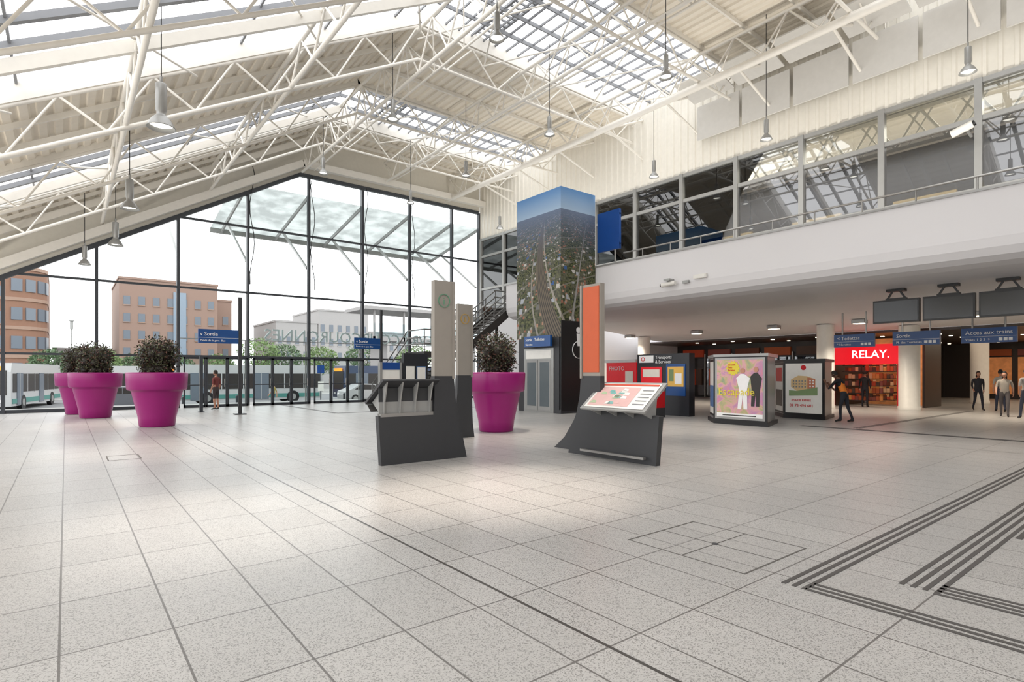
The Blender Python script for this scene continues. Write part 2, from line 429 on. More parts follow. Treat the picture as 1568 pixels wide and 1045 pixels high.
b.beam((XL,YG-0.5,gt(XL)+0.45),(9.6,YG-0.5,12.45),0.3,0.34,truss_w); b.box(9.6,XW,YG-0.65,YG-0.35,12.28,12.62,truss_w)
b.build(recalc=False)
b=B('cable_run')
for x in (7.07,10.06,13.05,16.0):
    z=12.0; p=Vector((x+0.15,YG-0.2,z)); i=0
    while z>6.0:
        z-=0.5; i+=1; q=Vector((x+0.15+0.11*math.sin(i*0.9+x),YG-0.2,z)); b.tube(p,q,0.018,black); p=q
b.build()
b=B('wall_left')
y=YB
while y<YG:
    b.box(XL-0.07,XL+0.07,y-0.07,y+0.07,0,5.3,mull); y+=3
for z in (0.1,2.4,5.1): b.box(XL-0.06,XL+0.06,YB,YG,z-0.05,z+0.05,mull)
b.build()
b=B('wall_back'); b.box(XL,48,YB-0.2,YB,0,14.2,plaster); b.build()

# ------------------------------------------------------------------ right side
b=B('wall_right')
y=YB; prof=[]
while y<YG:
    for dy,dx in ((0,0),(0.2,0),(0.24,-0.05),(0.32,-0.05),(0.36,0)): prof.append((XW+dx,y+dy))
    y+=0.36
prof=[p for p in prof if p[1]<=YG]
n=len(prof); b.add([(p[0],p[1],10.28) for p in prof]+[(p[0],p[1],14.2) for p in prof],[(i,i+1,n+i+1,n+i) for i in range(n-1)],clad)
b.box(XW+0.1,XW+0.3,YB,YG,10.28,14.2,clad)
b.box(XW-0.06,XW+0.2,24.1,YG,0,5.2,plaster)
b.build(recalc=False)
WM=[-8.3,-5.75,-3.2,-0.65,1.9,4.45,6.97,9.54,12.1,14.65,17.2,19.75,22.3,24.85,27.4,29.8]
b=B('window_gallery')
for y in WM:
    b.box(XW-0.12,XW+0.12,y-0.09,y+0.09,5.0,10.28,alu)
for z in (10.2,9.1,7.0): b.box(XW-0.09,XW+0.09,YB,YG-.1,z-0.07,z+0.07,alu)
b.box(XW-0.07,XW+0.07,YB,YG-.1,5.85,5.95,alu)
b.box(XW-0.01,XW+0.01,YB,YG-.1,5.0,9.05,dkglass)
b.box(XW-0.01,XW+0.01,YB,YG-.1,9.15,10.15,upglass)
b.build()
b=B('gallery_lattice')
y=YB
while y<YG-1:
    b.tube((XW+0.7,y,9.1),(XW+0.7,y+0.7,10.2),0.05,white); b.tube((XW+0.7,y+0.7,10.2),(XW+0.7,y+1.4,9.1),0.05,white); 
    b.tube((XW+0.7,y+0.35,9.1),(XW+0.7,y+1.05,10.2),0.03,white); b.tube((XW+0.7,y+1.05,9.1),(XW+0.7,y+0.35,10.2),0.03,white); y+=1.4
b.box(XW+0.6,XW+0.8,YB,YG,9.0,9.12,white); b.box(XW+0.6,XW+0.8,YB,YG,10.15,10.27,white)
b.build()
beigew=mat('gallery_wall_beige',C(226,208,172),0.7)
greyw=mat('gallery_wall_grey',C(128,130,134),0.6)
b=B('wall_gallery_back')
b.box(25.5,25.7,YB,YG,5.0,10.3,greyw)
y=YB
while y<YG-2:
    b.box(25.35,25.5,y+0.4,y+2.4,5.0,8.3,beigew); y+=3.9
b.box(XW+0.1,25.7,YB,YG,10.3,10.45,white)
b.build()
b=B('gallery_floor')
b.box(18.3,25.7,YB,22.3,4.72,5.0,soff)
b.build()
prof=[(17.3,6.0),(17.3,4.85),(17.34,4.62),(17.46,4.44),(17.7,4.33),(18.2,4.28),(18.2,4.7),(17.5,4.75),(17.5,6.0)]
b=B('balcony'); b.prism(prof,'y',YB,22.3,plaster)
b.box(17.26,17.54,YB,22.3,6.0,6.06,alu)
b.build()
b=B('ceiling_soffit'); b.prism([(18.2,4.28),(22.5,4.25),(29.5,3.62),(30.0,3.62),(30.0,4.5),(18.2,4.7)],'y',YB,22.3,plaster); b.build()
b=B('balcony_handrail')
b.tube((17.4,YB,6.4),(17.4,14.8,6.4),0.03,steel,8)
y=-9
while y<14.8: b.tube((17.4,y,6.07),(17.4,y,6.4),0.02,steel); y+=1.27
b.build()
b=B('ceiling_concourse')
b.box(30.02,48,YB,24,3.5,3.62,darkceil)
for i in range(9):
    for j in range(12):
        x=31+i*1.9; y=-6+j*2.4
        b.box(x,x+0.14,y,y+0.14,3.48,3.5,spotglow)
b.build()
pan=mat('acoustic_panel_grey',C(206,204,200),0.7)
b=B('acoustic_panels')
y=-6
while y<12:
    b.box(XW-0.35,XW-0.28,y,y+1.85,11.35,12.75,pan)
    b.prism([(XW-0.5,12.85),(19.2,13.15),(19.2,13.2),(XW-0.5,12.9)],'y',y+0.1,y+1.9,pan)
    b.tube((XW-0.31,y+0.9,12.7),(XW-0.31,y+0.9,13.9),0.015,truss_w); y+=1.98
b.build()
for y in (22.05,17.5,13.3,9.6,5.7,1.8):
    b=B('ceiling_downlight'); z=3.88
    b.box(26.3,26.7,y-0.25,y+0.25,z-0.16,z,alu); b.box(26.33,26.67,y-0.2,y+0.2,z-0.17,z-0.155,spotglow)
    b.build()
for x,y,r,zt in ((27.3,11.3,0.36,3.82),(28.9,8.5,0.4,3.68),(27.5,21.8,0.36,3.8),(36,2.0,0.4,3.5),(38,8.0,0.4,3.5)):
    b=B('column'); b.lathe([(r+0.03,0),(r+0.03,0.15),(r,0.16),(r,zt)],x,y,white,32); b.build()
shopd=mat('shop_dark',C(46,42,40),0.4); warm=mat('shop_warm_glow',C(190,120,70),0.6,emit=0.35,var=0.5,scale=3)  # warm emission in the colour stands in for shop lighting
b=B('wall_concourse_back')
b.box(34,34.2,11.6,24,0,3.5,shopd); b.box(46,46.2,YB,12,0,3.5,shopd); b.box(21.2,34,24,24.2,0,4.5,plaster)
b.box(34,46,11.6,11.8,0,3.5,shopd)
b.build()
cols=[C(190,70,45),C(215,170,80),C(70,100,140),C(215,208,196),C(110,130,90),C(180,110,120),C(110,70,45)]
goods=[mat('goods_%d'%i,c,0.5,emit=0.15) for i,c in enumerate(cols)]  # slight glow put into the colours
wg=[mat('shelf_goods_%d'%i,c,0.6,emit=0.1) for i,c in enumerate([C(150,70,30),C(190,120,60),C(90,45,25),C(200,160,120),C(120,60,50),C(70,50,40),C(170,60,30)])]  # slight emission in the colours stands in for light on the shelves
b=B('shop_storefront')
for k in range(6):
    y=12.0+k*1.95
    b.box(33.9,33.98,y,y+1.8,0.1,2.6,dkglass); b.box(33.85,33.98,y-0.06,y+0.02,0,2.9,alu)
    b.box(33.86,33.98,y+0.1,y+1.7,2.7,3.2,wg[(k*2+3)%7])
    for q in range(3): b.box(33.8,33.9,y+0.2+q*0.5,y+0.6+q*0.5,0.8,1.9,wg[(k+q)%7])
b.build()
b=B('shop_storefront')
for k in range(8):
    y=-8+k*2.3
    b.box(45.85,45.98,y,y+2.0,0.3,2.6,warm); b.box(45.8,45.98,y,y+2.0,2.7,3.1,wg[(k*3)%7])
b.build()
b=B('newsstand_shop')
b.box(29.4,29.6,9.0,11.9,2.02,2.95,redglow)
b.text('RELAY.',0.52,(29.38,11.0,2.32),(0,-1,0),whiteglow)
b.box(29.4,29.6,9.0,9.12,0,2.05,red); b.box(29.4,29.6,11.8,11.9,0,2.05,red)
b.box(33.2,33.4,8.6,11.6,0,3.4,warm); b.box(29.6,33.4,11.9,12.0,0,3.4,shopd); b.box(31.0,33.4,8.5,8.6,0,3.4,shopd)
for q,x in enumerate((30.2,31.6,32.9)):
    for z in (0.3,0.65,1.0,1.35,1.7,2.0):
        b.box(x,x+0.3,9.9,11.7,z-0.03,z,shopd)
        y=9.95
        while y<11.6:
            h=random.uniform(0.15,0.28); b.box(x-0.01,x+0.05,y,y+0.13,z,z+h,random.choice(wg)); y+=0.15
b.build()
b=B('photo_booth')
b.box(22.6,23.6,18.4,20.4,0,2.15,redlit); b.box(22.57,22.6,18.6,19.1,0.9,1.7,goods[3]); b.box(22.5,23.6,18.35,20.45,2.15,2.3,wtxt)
b.text('PHOTO',0.3,(22.58,20.2,1.75),(0,-1,0),wtxt); b.box(22.56,22.6,19.4,20.2,0.4,0.5,black)
b.build(bevel=0.02)
b=B('vending_machine')
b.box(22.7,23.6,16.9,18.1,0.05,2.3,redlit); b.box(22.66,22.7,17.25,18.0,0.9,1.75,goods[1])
for z in (0.95,1.2,1.45):
    for k in range(5): b.box(22.62,22.66,17.3+k*0.13,17.38+k*0.13,z,z+0.16,wg[(k+int(z*10))%7])
b.box(22.66,22.7,16.95,17.13,1.0,1.6,alu); b.box(22.66,22.7,17.2,18.0,0.3,0.6,black); b.box(22.75,23.5,17,18,0,0.05,black)
b.build(bevel=0.015)
b=B('snack_dispenser')
b.box(16.5,17.1,12.6,13.2,0,0.35,char); b.box(16.5,17.1,12.6,13.2,0.35,0.95,red); b.box(16.48,16.5,12.65,13.15,0.4,0.9,wtxt); b.prism([(12.6,0.95),(13.2,0.95),(13.1,1.1),(12.7,1.1)],'x',16.5,17.1,alu)
b.build(bevel=0.01)
b=B('information_kiosk')
nav=mat('dark_navy_panel',C(34,36,42),0.4)
b.box(18,18.35,12.2,14.6,0.0,2.35,nav)
b.box(17.98,18,13.8,14.5,2.02,2.3,wtxt); b.text('Transports\n& Services',0.17,(17.97,13.7,2.16),(0,-1,0),wtxt); b.text('O',0.25,(17.97,14.4,2.07),(0,-1,0),red)
b.box(17.97,18,12.35,13.2,0.75,1.95,blue); b.box(17.96,17.97,12.42,13.12,1.1,1.85,goods[1]); b.box(17.955,17.96,12.5,12.8,1.2,1.6,wtxt); b.box(17.955,17.96,12.85,13.05,1.3,1.75,goods[4])
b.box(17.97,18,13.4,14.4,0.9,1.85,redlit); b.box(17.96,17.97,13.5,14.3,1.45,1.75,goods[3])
b.build(bevel=0.01)
b=B('timetable_board')
b.box(19.0,19.15,10.9,11.9,0.3,2.0,nav); b.box(18.98,19.0,11.45,11.85,0.9,1.8,wtxt); b.box(18.98,19.0,10.95,11.35,0.9,1.8,wtxt)
for z in (1.0,1.15,1.3,1.45,1.6): b.box(18.97,18.98,11.5,11.8,z,z+0.05,shopd)
b.box(19.0,19.15,10.9,11.0,0,0.3,nav); b.box(19.0,19.15,11.8,11.9,0,0.3,nav)
b.build()

# ad columns
pink=mat('poster_pink',C(226,170,178),0.3); yel=mat('poster_yellow',C(222,205,60),0.4); grn=mat('poster_green',C(170,195,150),0.4)
skin=mat('skin',C(190,140,115),0.55); paper=mat('poster_paper',C(232,230,224),0.35)
def rx(b,X,y0,y1,z0,z1,m,t=0.004): b.box(X-t,X,y0,y1,z0,z1,m)
def ngon(b,X,cy,cz,r,n,m,t=0.006,star=0):
    pts=[]
    for i in range(n*(2 if star else 1)):
        a=2*math.pi*i/(n*(2 if star else 1)); rr=r*(star if (star and i%2) else 1); pts.append((cy+rr*math.cos(a),cz+rr*math.sin(a)))
    b.prism(pts,'x',X-t,X,m)
def wavyposter():
    m=bpy.data.materials.new('poster_funfair_print'); m.use_nodes=True; nt=m.node_tree;N=nt.nodes;L=nt.links;p=N['Principled BSDF'];p.inputs['Roughness'].default_value=.3
    tc=N.new('ShaderNodeTexCoord'); nz=N.new('ShaderNodeTexNoise'); nz.inputs['Scale'].default_value=2.2; nz.inputs['Detail'].default_value=4; nz.inputs['Distortion'].default_value=1.2
    L.new(tc.outputs['Object'],nz.inputs['Vector']); r=N.new('ShaderNodeValToRGB'); e=r.color_ramp.elements
    e[0].position=.3;e[0].color=C(130,152,130); e[1].position=.7; e[1].color=C(212,136,158)
    for pos,c in ((.42,C(186,176,128)),(.5,C(216,162,166)),(.6,C(190,140,176))): q=e.new(pos); q.color=c
    L.new(nz.outputs['Fac'],r.inputs[0]); L.new(r.outputs[0],p.inputs['Base Color']); return m
fun=wavyposter()
b=B('advertising_column')
fp=[(16.3,8.35),(16.3,10.15),(17.4,11.05),(18.3,10.2),(18.0,8.9)]
b.prism(fp,'z',0.0,0.12,black)
b.prism([(16.36,8.42),(16.36,10.1),(17.42,10.98),(18.2,10.15),(17.9,8.95)],'z',0.12,2.1,alu)
b.prism(fp,'z',2.1,2.2,alu)
rx(b,16.3,8.37,10.13,0.12,2.12,black,0.03); rx(b,16.27,8.43,10.07,0.17,2.08,alu); rx(b,16.265,8.5,10.0,0.24,2.02,fun)
ngon(b,16.258,9.45,1.76,0.24,14,yel,star=0.8)
b.text('Grande\nFete\nforaine',0.085,(16.25,9.62,1.84),(0,-1,0),red)
b.text('Escapade',0.33,(16.25,9.95,0.92),(0,-1,0),yel)
b.prism([(8.98,0.5),(9.1,0.5),(9.12,0.95),(9.18,0.5),(9.3,0.5),(9.24,1.1),(9.34,1.45),(9.2,1.58),(9.08,1.58),(8.9,1.45),(8.99,1.1)],'x',16.252,16.258,wtxt)
b.prism([(8.6,0.6),(8.7,0.6),(8.72,1.0),(8.76,0.6),(8.86,0.6),(8.84,1.1),(8.88,1.5),(8.76,1.62),(8.66,1.62),(8.52,1.45),(8.58,1.1)],'x',16.25,16.256,shopd); ngon(b,16.252,9.13,1.68,0.08,12,skin); ngon(b,16.25,8.7,1.71,0.08,12,skin)
rx(b,16.256,8.5,10.0,0.24,0.36,wtxt); rx(b,16.252,8.7,9.8,0.28,0.31,shopd)
def sidep(b,ax,ay,bx,by,zt,items):
    dx,dy=bx-ax,by-ay; ln=math.hypot(dx,dy); nx,ny=-dy/ln,dx/ln
    for (t0,t1,z0,z1,m_,o) in items:
        P=lambda t,z:(ax+dx*t+nx*o,ay+dy*t+ny*o,z)
        b.quad(P(t0,z0),P(t1,z0),P(t1,z1),P(t0,z1),m_)
sidep(b,16.36,10.1,17.42,10.98,2.1,[(0.08,0.92,0.2,2.05,black,.01),(0.14,0.86,0.28,1.98,paper,.02),(0.2,0.8,0.5,1.2,goods[2],.03)])
b.build()
b=B('advertising_column')
fp=[(20.3,8.4),(20.3,9.85),(21.55,10.85),(22.4,10.0),(22.0,8.8)]
b.prism(fp,'z',0.0,0.12,black)
b.prism([(20.36,8.46),(20.36,9.82),(21.55,10.78),(22.3,9.98),(21.9,8.85)],'z',0.12,2.0,alu)
b.prism(fp,'z',2.0,2.1,black)
rx(b,20.3,8.42,9.83,0.12,2.02,black,0.03); rx(b,20.27,8.5,9.75,0.2,1.95,paper)
ngon(b,20.266,9.12,1.8,0.09,16,red)
b.prism([(8.72,1.1),(9.35,0.98),(9.55,1.12),(9.55,1.38),(9.3,1.52),(9.0,1.5),(8.72,1.4)],'x',20.258,20.266,mat('poster_facade',C(214,184,136),.5))
b.prism([(8.65,0.84),(9.62,0.8),(9.62,1.0),(9.35,0.98),(8.65,1.12)],'x',20.254,20.262,goods[4])
b.prism([(8.72,1.1),(8.98,1.05),(8.98,1.46),(8.72,1.4)],'x',20.25,20.256,mat('poster_brick',C(190,120,90),.5))
for z in (1.1,1.2,1.3):
    for k in range(5): rx(b,20.25,9.03+0.1*k,9.08+0.1*k,z,z+0.05,greyw)
    for k in range(2): rx(b,20.248,8.76+0.1*k,8.81+0.1*k,z+0.02,z+0.07,wtxt)
b.text('-15% DE REMISE',0.1,(20.26,9.55,0.62),(0,-1,0),red); b.text('01 73 494 601',0.14,(20.26,9.6,0.42),(0,-1,0),red)
sidep(b,20.36,9.82,21.55,10.78,2.0,[(0.06,0.94,0.15,1.98,black,.01),(0.12,0.88,0.22,1.9,paper,.02),(0.2,0.8,1.3,1.8,red,.03),(0.2,0.8,0.4,1.0,shopd,.03)])
b.build()

for y0,y1,t,t2 in ((8.42,9.88,'< Toilettes','^ Navettes'),(6.32,7.79,'Sortie','Pl. des Terrasses  >'),(4.22,5.70,'Acces aux trains','Voies 1 2 3  >'),(1.9,3.4,'Sortie','Bus')):
    b=B('hanging_direction_sign')
    b.box(24.65,24.8,y0,y1,2.65,3.16,blue); b.box(24.64,24.66,y0,y1,2.86,2.87,wtxt)
    b.text(t,0.19,(24.64,y1-0.12,2.94),(0,-1,0),wtxt); b.text(t2,0.12,(24.64,y1-0.12,2.72),(0,-1,0),wtxt)
    for k in range(3): b.box(24.63,24.65,y0+0.1+k*0.13,y0+0.2+k*0.13,2.71,2.81,wtxt)
    b.tube((24.72,y0+0.3,3.16),(24.72,y0+0.3,4.04),0.03,steel); b.tube((24.72,y1-0.3,3.16),(24.72,y1-0.3,4.04),0.03,steel)
    b.build()
scr=mat('screen_glass',C(44,48,52),0.15)
for y0,y1 in ((5.77,7.03),(4.42,5.68),(3.07,4.33),(1.72,2.98)):
    b=B('departure_screen')
    b.box(20.5,20.65,y0,y1,3.2,3.93,black); b.box(20.49,20.5,y0+0.04,y1-0.04,3.25,3.88,scr)
    ym=(y0+y1)/2; b.box(20.5,20.66,ym-0.28,ym+0.28,3.93,3.98,black); b.beam((20.57,ym+0.25,3.95),(20.57,ym+0.1,4.2),0.05,0.05,black,up=(1,0,0)); b.beam((20.57,ym-0.25,3.95),(20.57,ym-0.1,4.2),0.05,0.05,black,up=(1,0,0)); b.box(20.45,20.7,ym-0.25,ym+0.25,4.18,4.26,black)
    b.build()
b=B('security_camera'); b.box(17.0,17.29,12.35,12.6,4.95,5.02,alu); b.tube((17.15,12.2,4.86),(17.1,12.75,4.82),0.08,white,12); b.tube((17.1,12.75,4.82),(17.1,12.8,4.82),0.06,black,12); b.build()
b=B('exit_light'); b.box(17.2,17.29,11.0,11.5,4.9,5.04,white); b.box(17.19,17.2,11.05,11.45,4.92,5.02,paper); b.box(17.2,17.29,11.7,11.95,4.8,4.9,alu); b.build()
b=B('security_camera'); b.beam((20.95,4.6,8.6),(20.3,4.6,8.7),0.06,0.06,alu); b.tube((20.2,4.9,8.55),(20.2,4.4,8.7),0.11,white,12); b.tube((20.2,4.4,8.7),(20.2,4.35,8.72),0.08,black,12); b.build()

# ------------------------------------------------------------------ lift tower
b=B('lift_tower')
x0,x1,y0,y1=15.3,17.25,16.2,18.95
b.box(x0,x1,y0,y1,3.05,9.0,aerial)
b.box(x0+0.06,x1-0.05,y0+0.06,y1-0.06,0.0,3.05,char)
b.box(x0,x1,y0,y0+0.1,0,0.15,char)
dg_=mat('door_glass_grey',C(98,106,110),0.15)
b.box(x0-0.0,x0+0.06,16.3,18.85,0,3.05,char)
b.box(x0-0.03,x0+0.03,16.6,18.45,0,2.62,alu)
for a,c in ((16.75,17.5),(17.55,18.3)):
    b.box(x0-0.05,x0-0.02,a,c,0.08,2.15,greyp); b.box(x0-0.06,x0-0.05,a+0.1,c-0.1,0.25,2.05,dg_)
b.box(x0-0.05,x0-0.02,16.75,18.3,2.2,2.55,paper)
b.box(x0,x1,y0-0.02,y0,0.1,3.7,black)
cx=x0+0.95; yy=y0-0.03
b.tube((cx,yy,3.35),(cx,yy+0.01,3.35),0.12,wtxt,16)
b.prism([(cx-0.1,3.2),(cx+0.08,3.2),(cx+0.12,2.85),(cx+0.35,2.82),(cx+0.45,2.5),(cx+0.36,2.46),(cx+0.26,2.7),(cx-0.05,2.7)],'y',yy,yy+0.02,wtxt)
for i in range(20):
    a0=math.radians(100+i*12);a1=math.radians(112+i*12)
    b.beam((cx+0.34*math.cos(a0),yy+0.01,2.55+0.34*math.sin(a0)),(cx+0.34*math.cos(a1),yy+0.01,2.55+0.34*math.sin(a1)),0.02,0.07,wtxt,up=(0,1,0))
b.build()
b=B('direction_sign_board')
b.box(15.0,15.12,16.5,18.1,2.68,3.12,blue); b.text('Sortie   Toilettes',0.17,(14.99,18.0,2.92),(0,-1,0),wtxt); b.text('Navettes',0.12,(14.99,18.0,2.74),(0,-1,0),wtxt)
b.box(15.12,15.235,16.8,16.9,2.85,2.95,alu); b.box(15.12,15.235,17.7,17.8,2.85,2.95,alu); b.build()
b=B('blue_banner_panel'); b.box(17.3,17.42,14.95,16.12,6.6,8.2,bluepan); b.tube((17.36,16.12,6.8),(17.36,14.95,6.8),0.04,steel); b.tube((17.36,16.12,8.0),(17.36,14.95,8.0),0.04,steel); b.tube((17.36,15.2,6.08),(17.36,15.2,6.7),0.04,steel); b.build()

# ------------------------------------------------------------------ stairs
b=B('staircase')
st=mat('stair_steel',C(52,50,48),0.5); railm=mat('stair_rail_grey',C(112,112,110),0.4); tread=mat('stair_tread',C(66,62,58),0.6)
n=14
for k in range(n):
    x=14.8+ (17.9-14.8)*k/n; z=2.6+(5.0-2.6)*(k+1)/n
    b.box(x,x+0.28,22.45,23.95,z-0.06,z,tread)
for y in (22.4,24.0):
    b.beam((14.7,y,2.5),(17.9,y,4.95),0.06,0.36,st); 
    for h in (0.35,0.65,1.0): b.tube((14.7,y,2.6+h),(17.9,y,5.0+h),0.032,railm)
    for k in range(6):
        t=k/5; b.tube((14.7+3.2*t,y,2.55+2.4*t),(14.7+3.2*t,y,3.6+2.4*t),0.028,railm)
b.box(12.7,14.8,22.4,24.0,2.35,2.6,st); b.box(17.8,20.9,22.35,24.0,4.75,5.0,st)
for h in (0.35,0.65,1.0):
    b.tube((12.7,22.4,2.6+h),(14.8,22.4,2.6+h),0.032,railm); b.tube((12.7,22.4,2.6+h),(12.7,24.0,2.6+h),0.032,railm)
    b.tube((17.8,24.0,5+h),(20.9,24,5+h),0.032,railm)
for x in (12.7,13.4,14.1,14.8): b.tube((x,22.4,2.6),(x,22.4,3.6),0.028,railm)
for x,y in ((12.8,22.5),(14.7,22.5),(12.8,23.9),(14.7,23.9)): b.tube((x,y,0),(x,y,2.5),0.07,st,8)
for x,y in ((17.9,23.9),): b.tube((x,y,0),(x,y,4.9),0.09,st,8)
for k in range(14):
    y=24.0+k*0.28; z=2.6*(1-(k+1)/14.0); b.box(12.75,14.75,y,y+0.3,z,z+0.05,tread)
for x in (12.7,14.8):
    b.beam((x,24.0,2.5),(x,27.9,0.05),0.06,0.28,st)
    for h in (0.6,1.0): b.tube((x,24.0,2.6+h),(x,27.9,0.05+h),0.032,railm)
    b.tube((x,27.9,0),(x,27.9,1.05),0.032,railm)
b.build()
b=B('notice_board')
b.box(11.15,12.3,21.4,21.6,0.0,2.45,nav); b.box(11.25,11.65,21.38,21.4,1.2,1.9,paper); b.box(11.75,12.2,21.38,21.4,1.1,1.9,goods[2]); b.box(11.78,12.17,21.37,21.38,1.3,1.85,paper); b.build()
b=B('notice_board')
b.box(10.15,11.05,21.5,21.6,0.25,2.05,paper); b.box(10.15,11.05,21.48,21.5,1.75,2.05,bluepan); b.box(10.2,11.0,21.48,21.5,1.2,1.35,red); b.box(10.2,11.0,21.48,21.5,0.9,1.1,goods[2]); b.box(10.1,10.2,21.45,21.65,0,2.05,alu); b.box(11.0,11.1,21.45,21.65,0,2.05,alu); b.build()

for x,y,zt,z0,w in ((5.3,23.7,4.55,2.74,1.38),(12.1,25.6,4.7,2.78,1.3)):
    b=B('standing_direction_sign')
    b.box(x-0.06,x+0.06,y-0.06,y+0.06,0,zt,char); b.box(x-0.2,x+0.2,y-0.2,y+0.2,0,0.04,char)
    b.box(x-w-0.06,x-0.06,y-0.05,y+0.05,z0,z0+0.52,blue); b.box(x-w-0.06,x-0.06,y-0.056,y-0.05,z0+0.2,z0+0.21,wtxt)
    b.text('v Sortie',0.19,(x-w,y-0.06,z0+0.28),(1,0,0),wtxt); b.text('Parvis de la gare  Bus',0.1,(x-w,y-0.06,z0+0.07),(1,0,0),wtxt)
    b.build()
b=B('door_post'); b.box(4.3,4.42,26.0,26.12,0,2.3,mull); b.box(4.25,4.47,25.95,26.17,0,0.03,mull); b.build()

# ------------------------------------------------------------------ totems
BASE1=[(0.02,0.0),(1.78,0.0),(1.70,0.35),(1.60,0.75),(1.52,1.15),(1.49,1.55),(1.07,1.55),(1.07,0.9),(-0.04,0.86)]
BASE2=[(0.86,0.0),(1.56,0.0),(1.51,0.35),(1.49,0.8),(1.49,1.55),(1.07,1.55),(1.05,1.1),(0.99,0.6),(0.92,0.25)]
def totem_mesh(name,face,foot,label,labm,base=BASE1,fy=(0.30,0.36)):
    b=B(name)
    b.prism(base,'y',-0.06,0.06,char)
    b.prism(foot,'y',fy[0],fy[1],char)
    b.box(1.12,1.42,0.05,fy[0]+0.01,0.6,1.1,char)
    b.box(1.07,1.49,-0.06,0.06,1.55,3.32,beige); b.box(1.45,1.49,-0.09,0.09,1.5,3.32,beige)
    if face is not None: b.box(1.09,1.43,-0.075,-0.06,1.62,3.27,face)
    if label and labm:
        for i in range(24):
            a0=2*math.pi*i/24;a1=2*math.pi*(i+1)/24
            b.beam((1.27+0.12*math.cos(a0),-0.07,2.95+0.12*math.sin(a0)),(1.27+0.12*math.cos(a1),-0.07,2.95+0.12*math.sin(a1)),0.012,0.014,labm,up=(0,1,0))
        b.text(label,0.2,(1.27,-0.065,2.88),(1,0,0),labm,align='CENTER')
    return b
F1=[(0.9,0),(1.9,0),(1.72,0.3),(1.6,0.7),(1.5,1.2),(1.3,1.2),(1.2,0.6)]
F2=[(1.3,0),(2.44,0),(2.18,0.25),(1.95,0.62),(1.8,1.0),(1.7,1.55),(1.3,1.55),(1.3,0.6)]
F3=[(0.8,0),(1.5,0),(1.45,0.3),(1.42,0.7),(1.42,1.2),(1.15,1.2),(1.0,0.5)]
igreen=mat('sign_teal_line',C(96,150,120),0.4)
def desk_away(b):
    b.prism([(-0.2,1.47),(-0.17,1.5),(0.55,1.08),(0.52,1.04)],'x',-0.02,1.1,char)
    for x in (0.08,0.38,0.68,0.98):
        b.prism([(-0.16,1.45),(0.42,1.08),(0.3,1.0),(0.04,0.86),(-0.04,0.86),(-0.06,1.1)],'x',x-0.012,x+0.012,greyp)
    b.quad((0.0,0.34,0.92),(1.08,0.34,0.92),(1.08,0.5,1.04),(0.0,0.5,1.04),steel)
    b.box(0.0,1.06,0.0,0.02,1.1,1.34,char); b.box(0.0,1.06,0.0,0.02,0.86,1.1,greyp)
    b.box(0.0,1.04,-0.064,0.064,0.84,0.90,steel)
b=totem_mesh('information_totem',None,F1,'i',igreen); desk_away(b)
b.build(loc=(4.24,9.05,0))
b=totem_mesh('information_totem',None,F3,'i',mat('sign_gold_line',C(190,150,60),0.4),BASE2,(0.24,0.30))
b.build(loc=(6.5,11.75,0))
b=totem_mesh('information_totem',orange,F2,'',None)
tealp=mat('map_teal',C(120,175,170),0.4); pinkm=mat('map_pink',C(214,176,172),0.4); greenm=mat('map_green',C(172,190,154),.4)
def dp(x,t,o=0.0):
    return (x,-0.42+0.62*t-0.6*o,0.95+0.48*t+0.75*o)
b.add([dp(-0.02,0,-.04),dp(1.22,0,-.04),dp(1.22,1,-.04),dp(-0.02,1,-.04),dp(-0.02,0,0.0),dp(1.22,0,0.0),dp(1.22,1,0.0),dp(-0.02,1,0.0)],[(0,1,5,4),(1,2,6,5),(2,3,7,6),(3,0,4,7),(0,3,2,1),(4,5,6,7)],greyp)
b.quad(dp(0.04,0.06,.01),dp(1.16,0.06,.01),dp(1.16,0.94,.01),dp(0.04,0.94,.01),paper)
b.quad(dp(0.34,0.12,.014),dp(1.12,0.12,.014),dp(1.12,0.8,.014),dp(0.34,0.8,.014),pinkm)
for k in range(16):
    xx=random.uniform(0.36,1.0);tt=random.uniform(0.14,0.7); b.quad(dp(xx,tt,.018),dp(xx+.12,tt,.018),dp(xx+.1,tt+.1,.018),dp(xx+.02,tt+.08,.018),random.choice([tealp,paper,greenm,pinkm,paper]))
for k in range(5): b.quad(dp(0.08,0.2+.12*k,.016),dp(0.28,0.2+.12*k,.016),dp(0.28,0.23+.12*k,.016),dp(0.08,0.23+.12*k,.016),greyw)
b.quad(dp(0.06,0.85,.016),dp(1.14,0.85,.016),dp(1.14,0.91,.016),dp(0.06,0.91,.016),goods[0])
for x in (0.1,0.42,0.74,1.06):
    b.prism([(-0.36,0.93),(0.1,1.3),(0.04,0.8),(-0.04,0.8)],'x',x-0.015,x+0.015,greyp)
b.box(0.15,1.4,-0.2,-0.12,0.1,0.14,steel); b.box(0.3,0.34,-0.14,-0.06,0.09,0.13,steel); b.box(1.2,1.24,-0.14,-0.06,0.09,0.13,steel)
b.v=[(v[1],v[0]*1.22,v[2]) for v in b.v]
b.build(loc=(8.0,6.02,0))

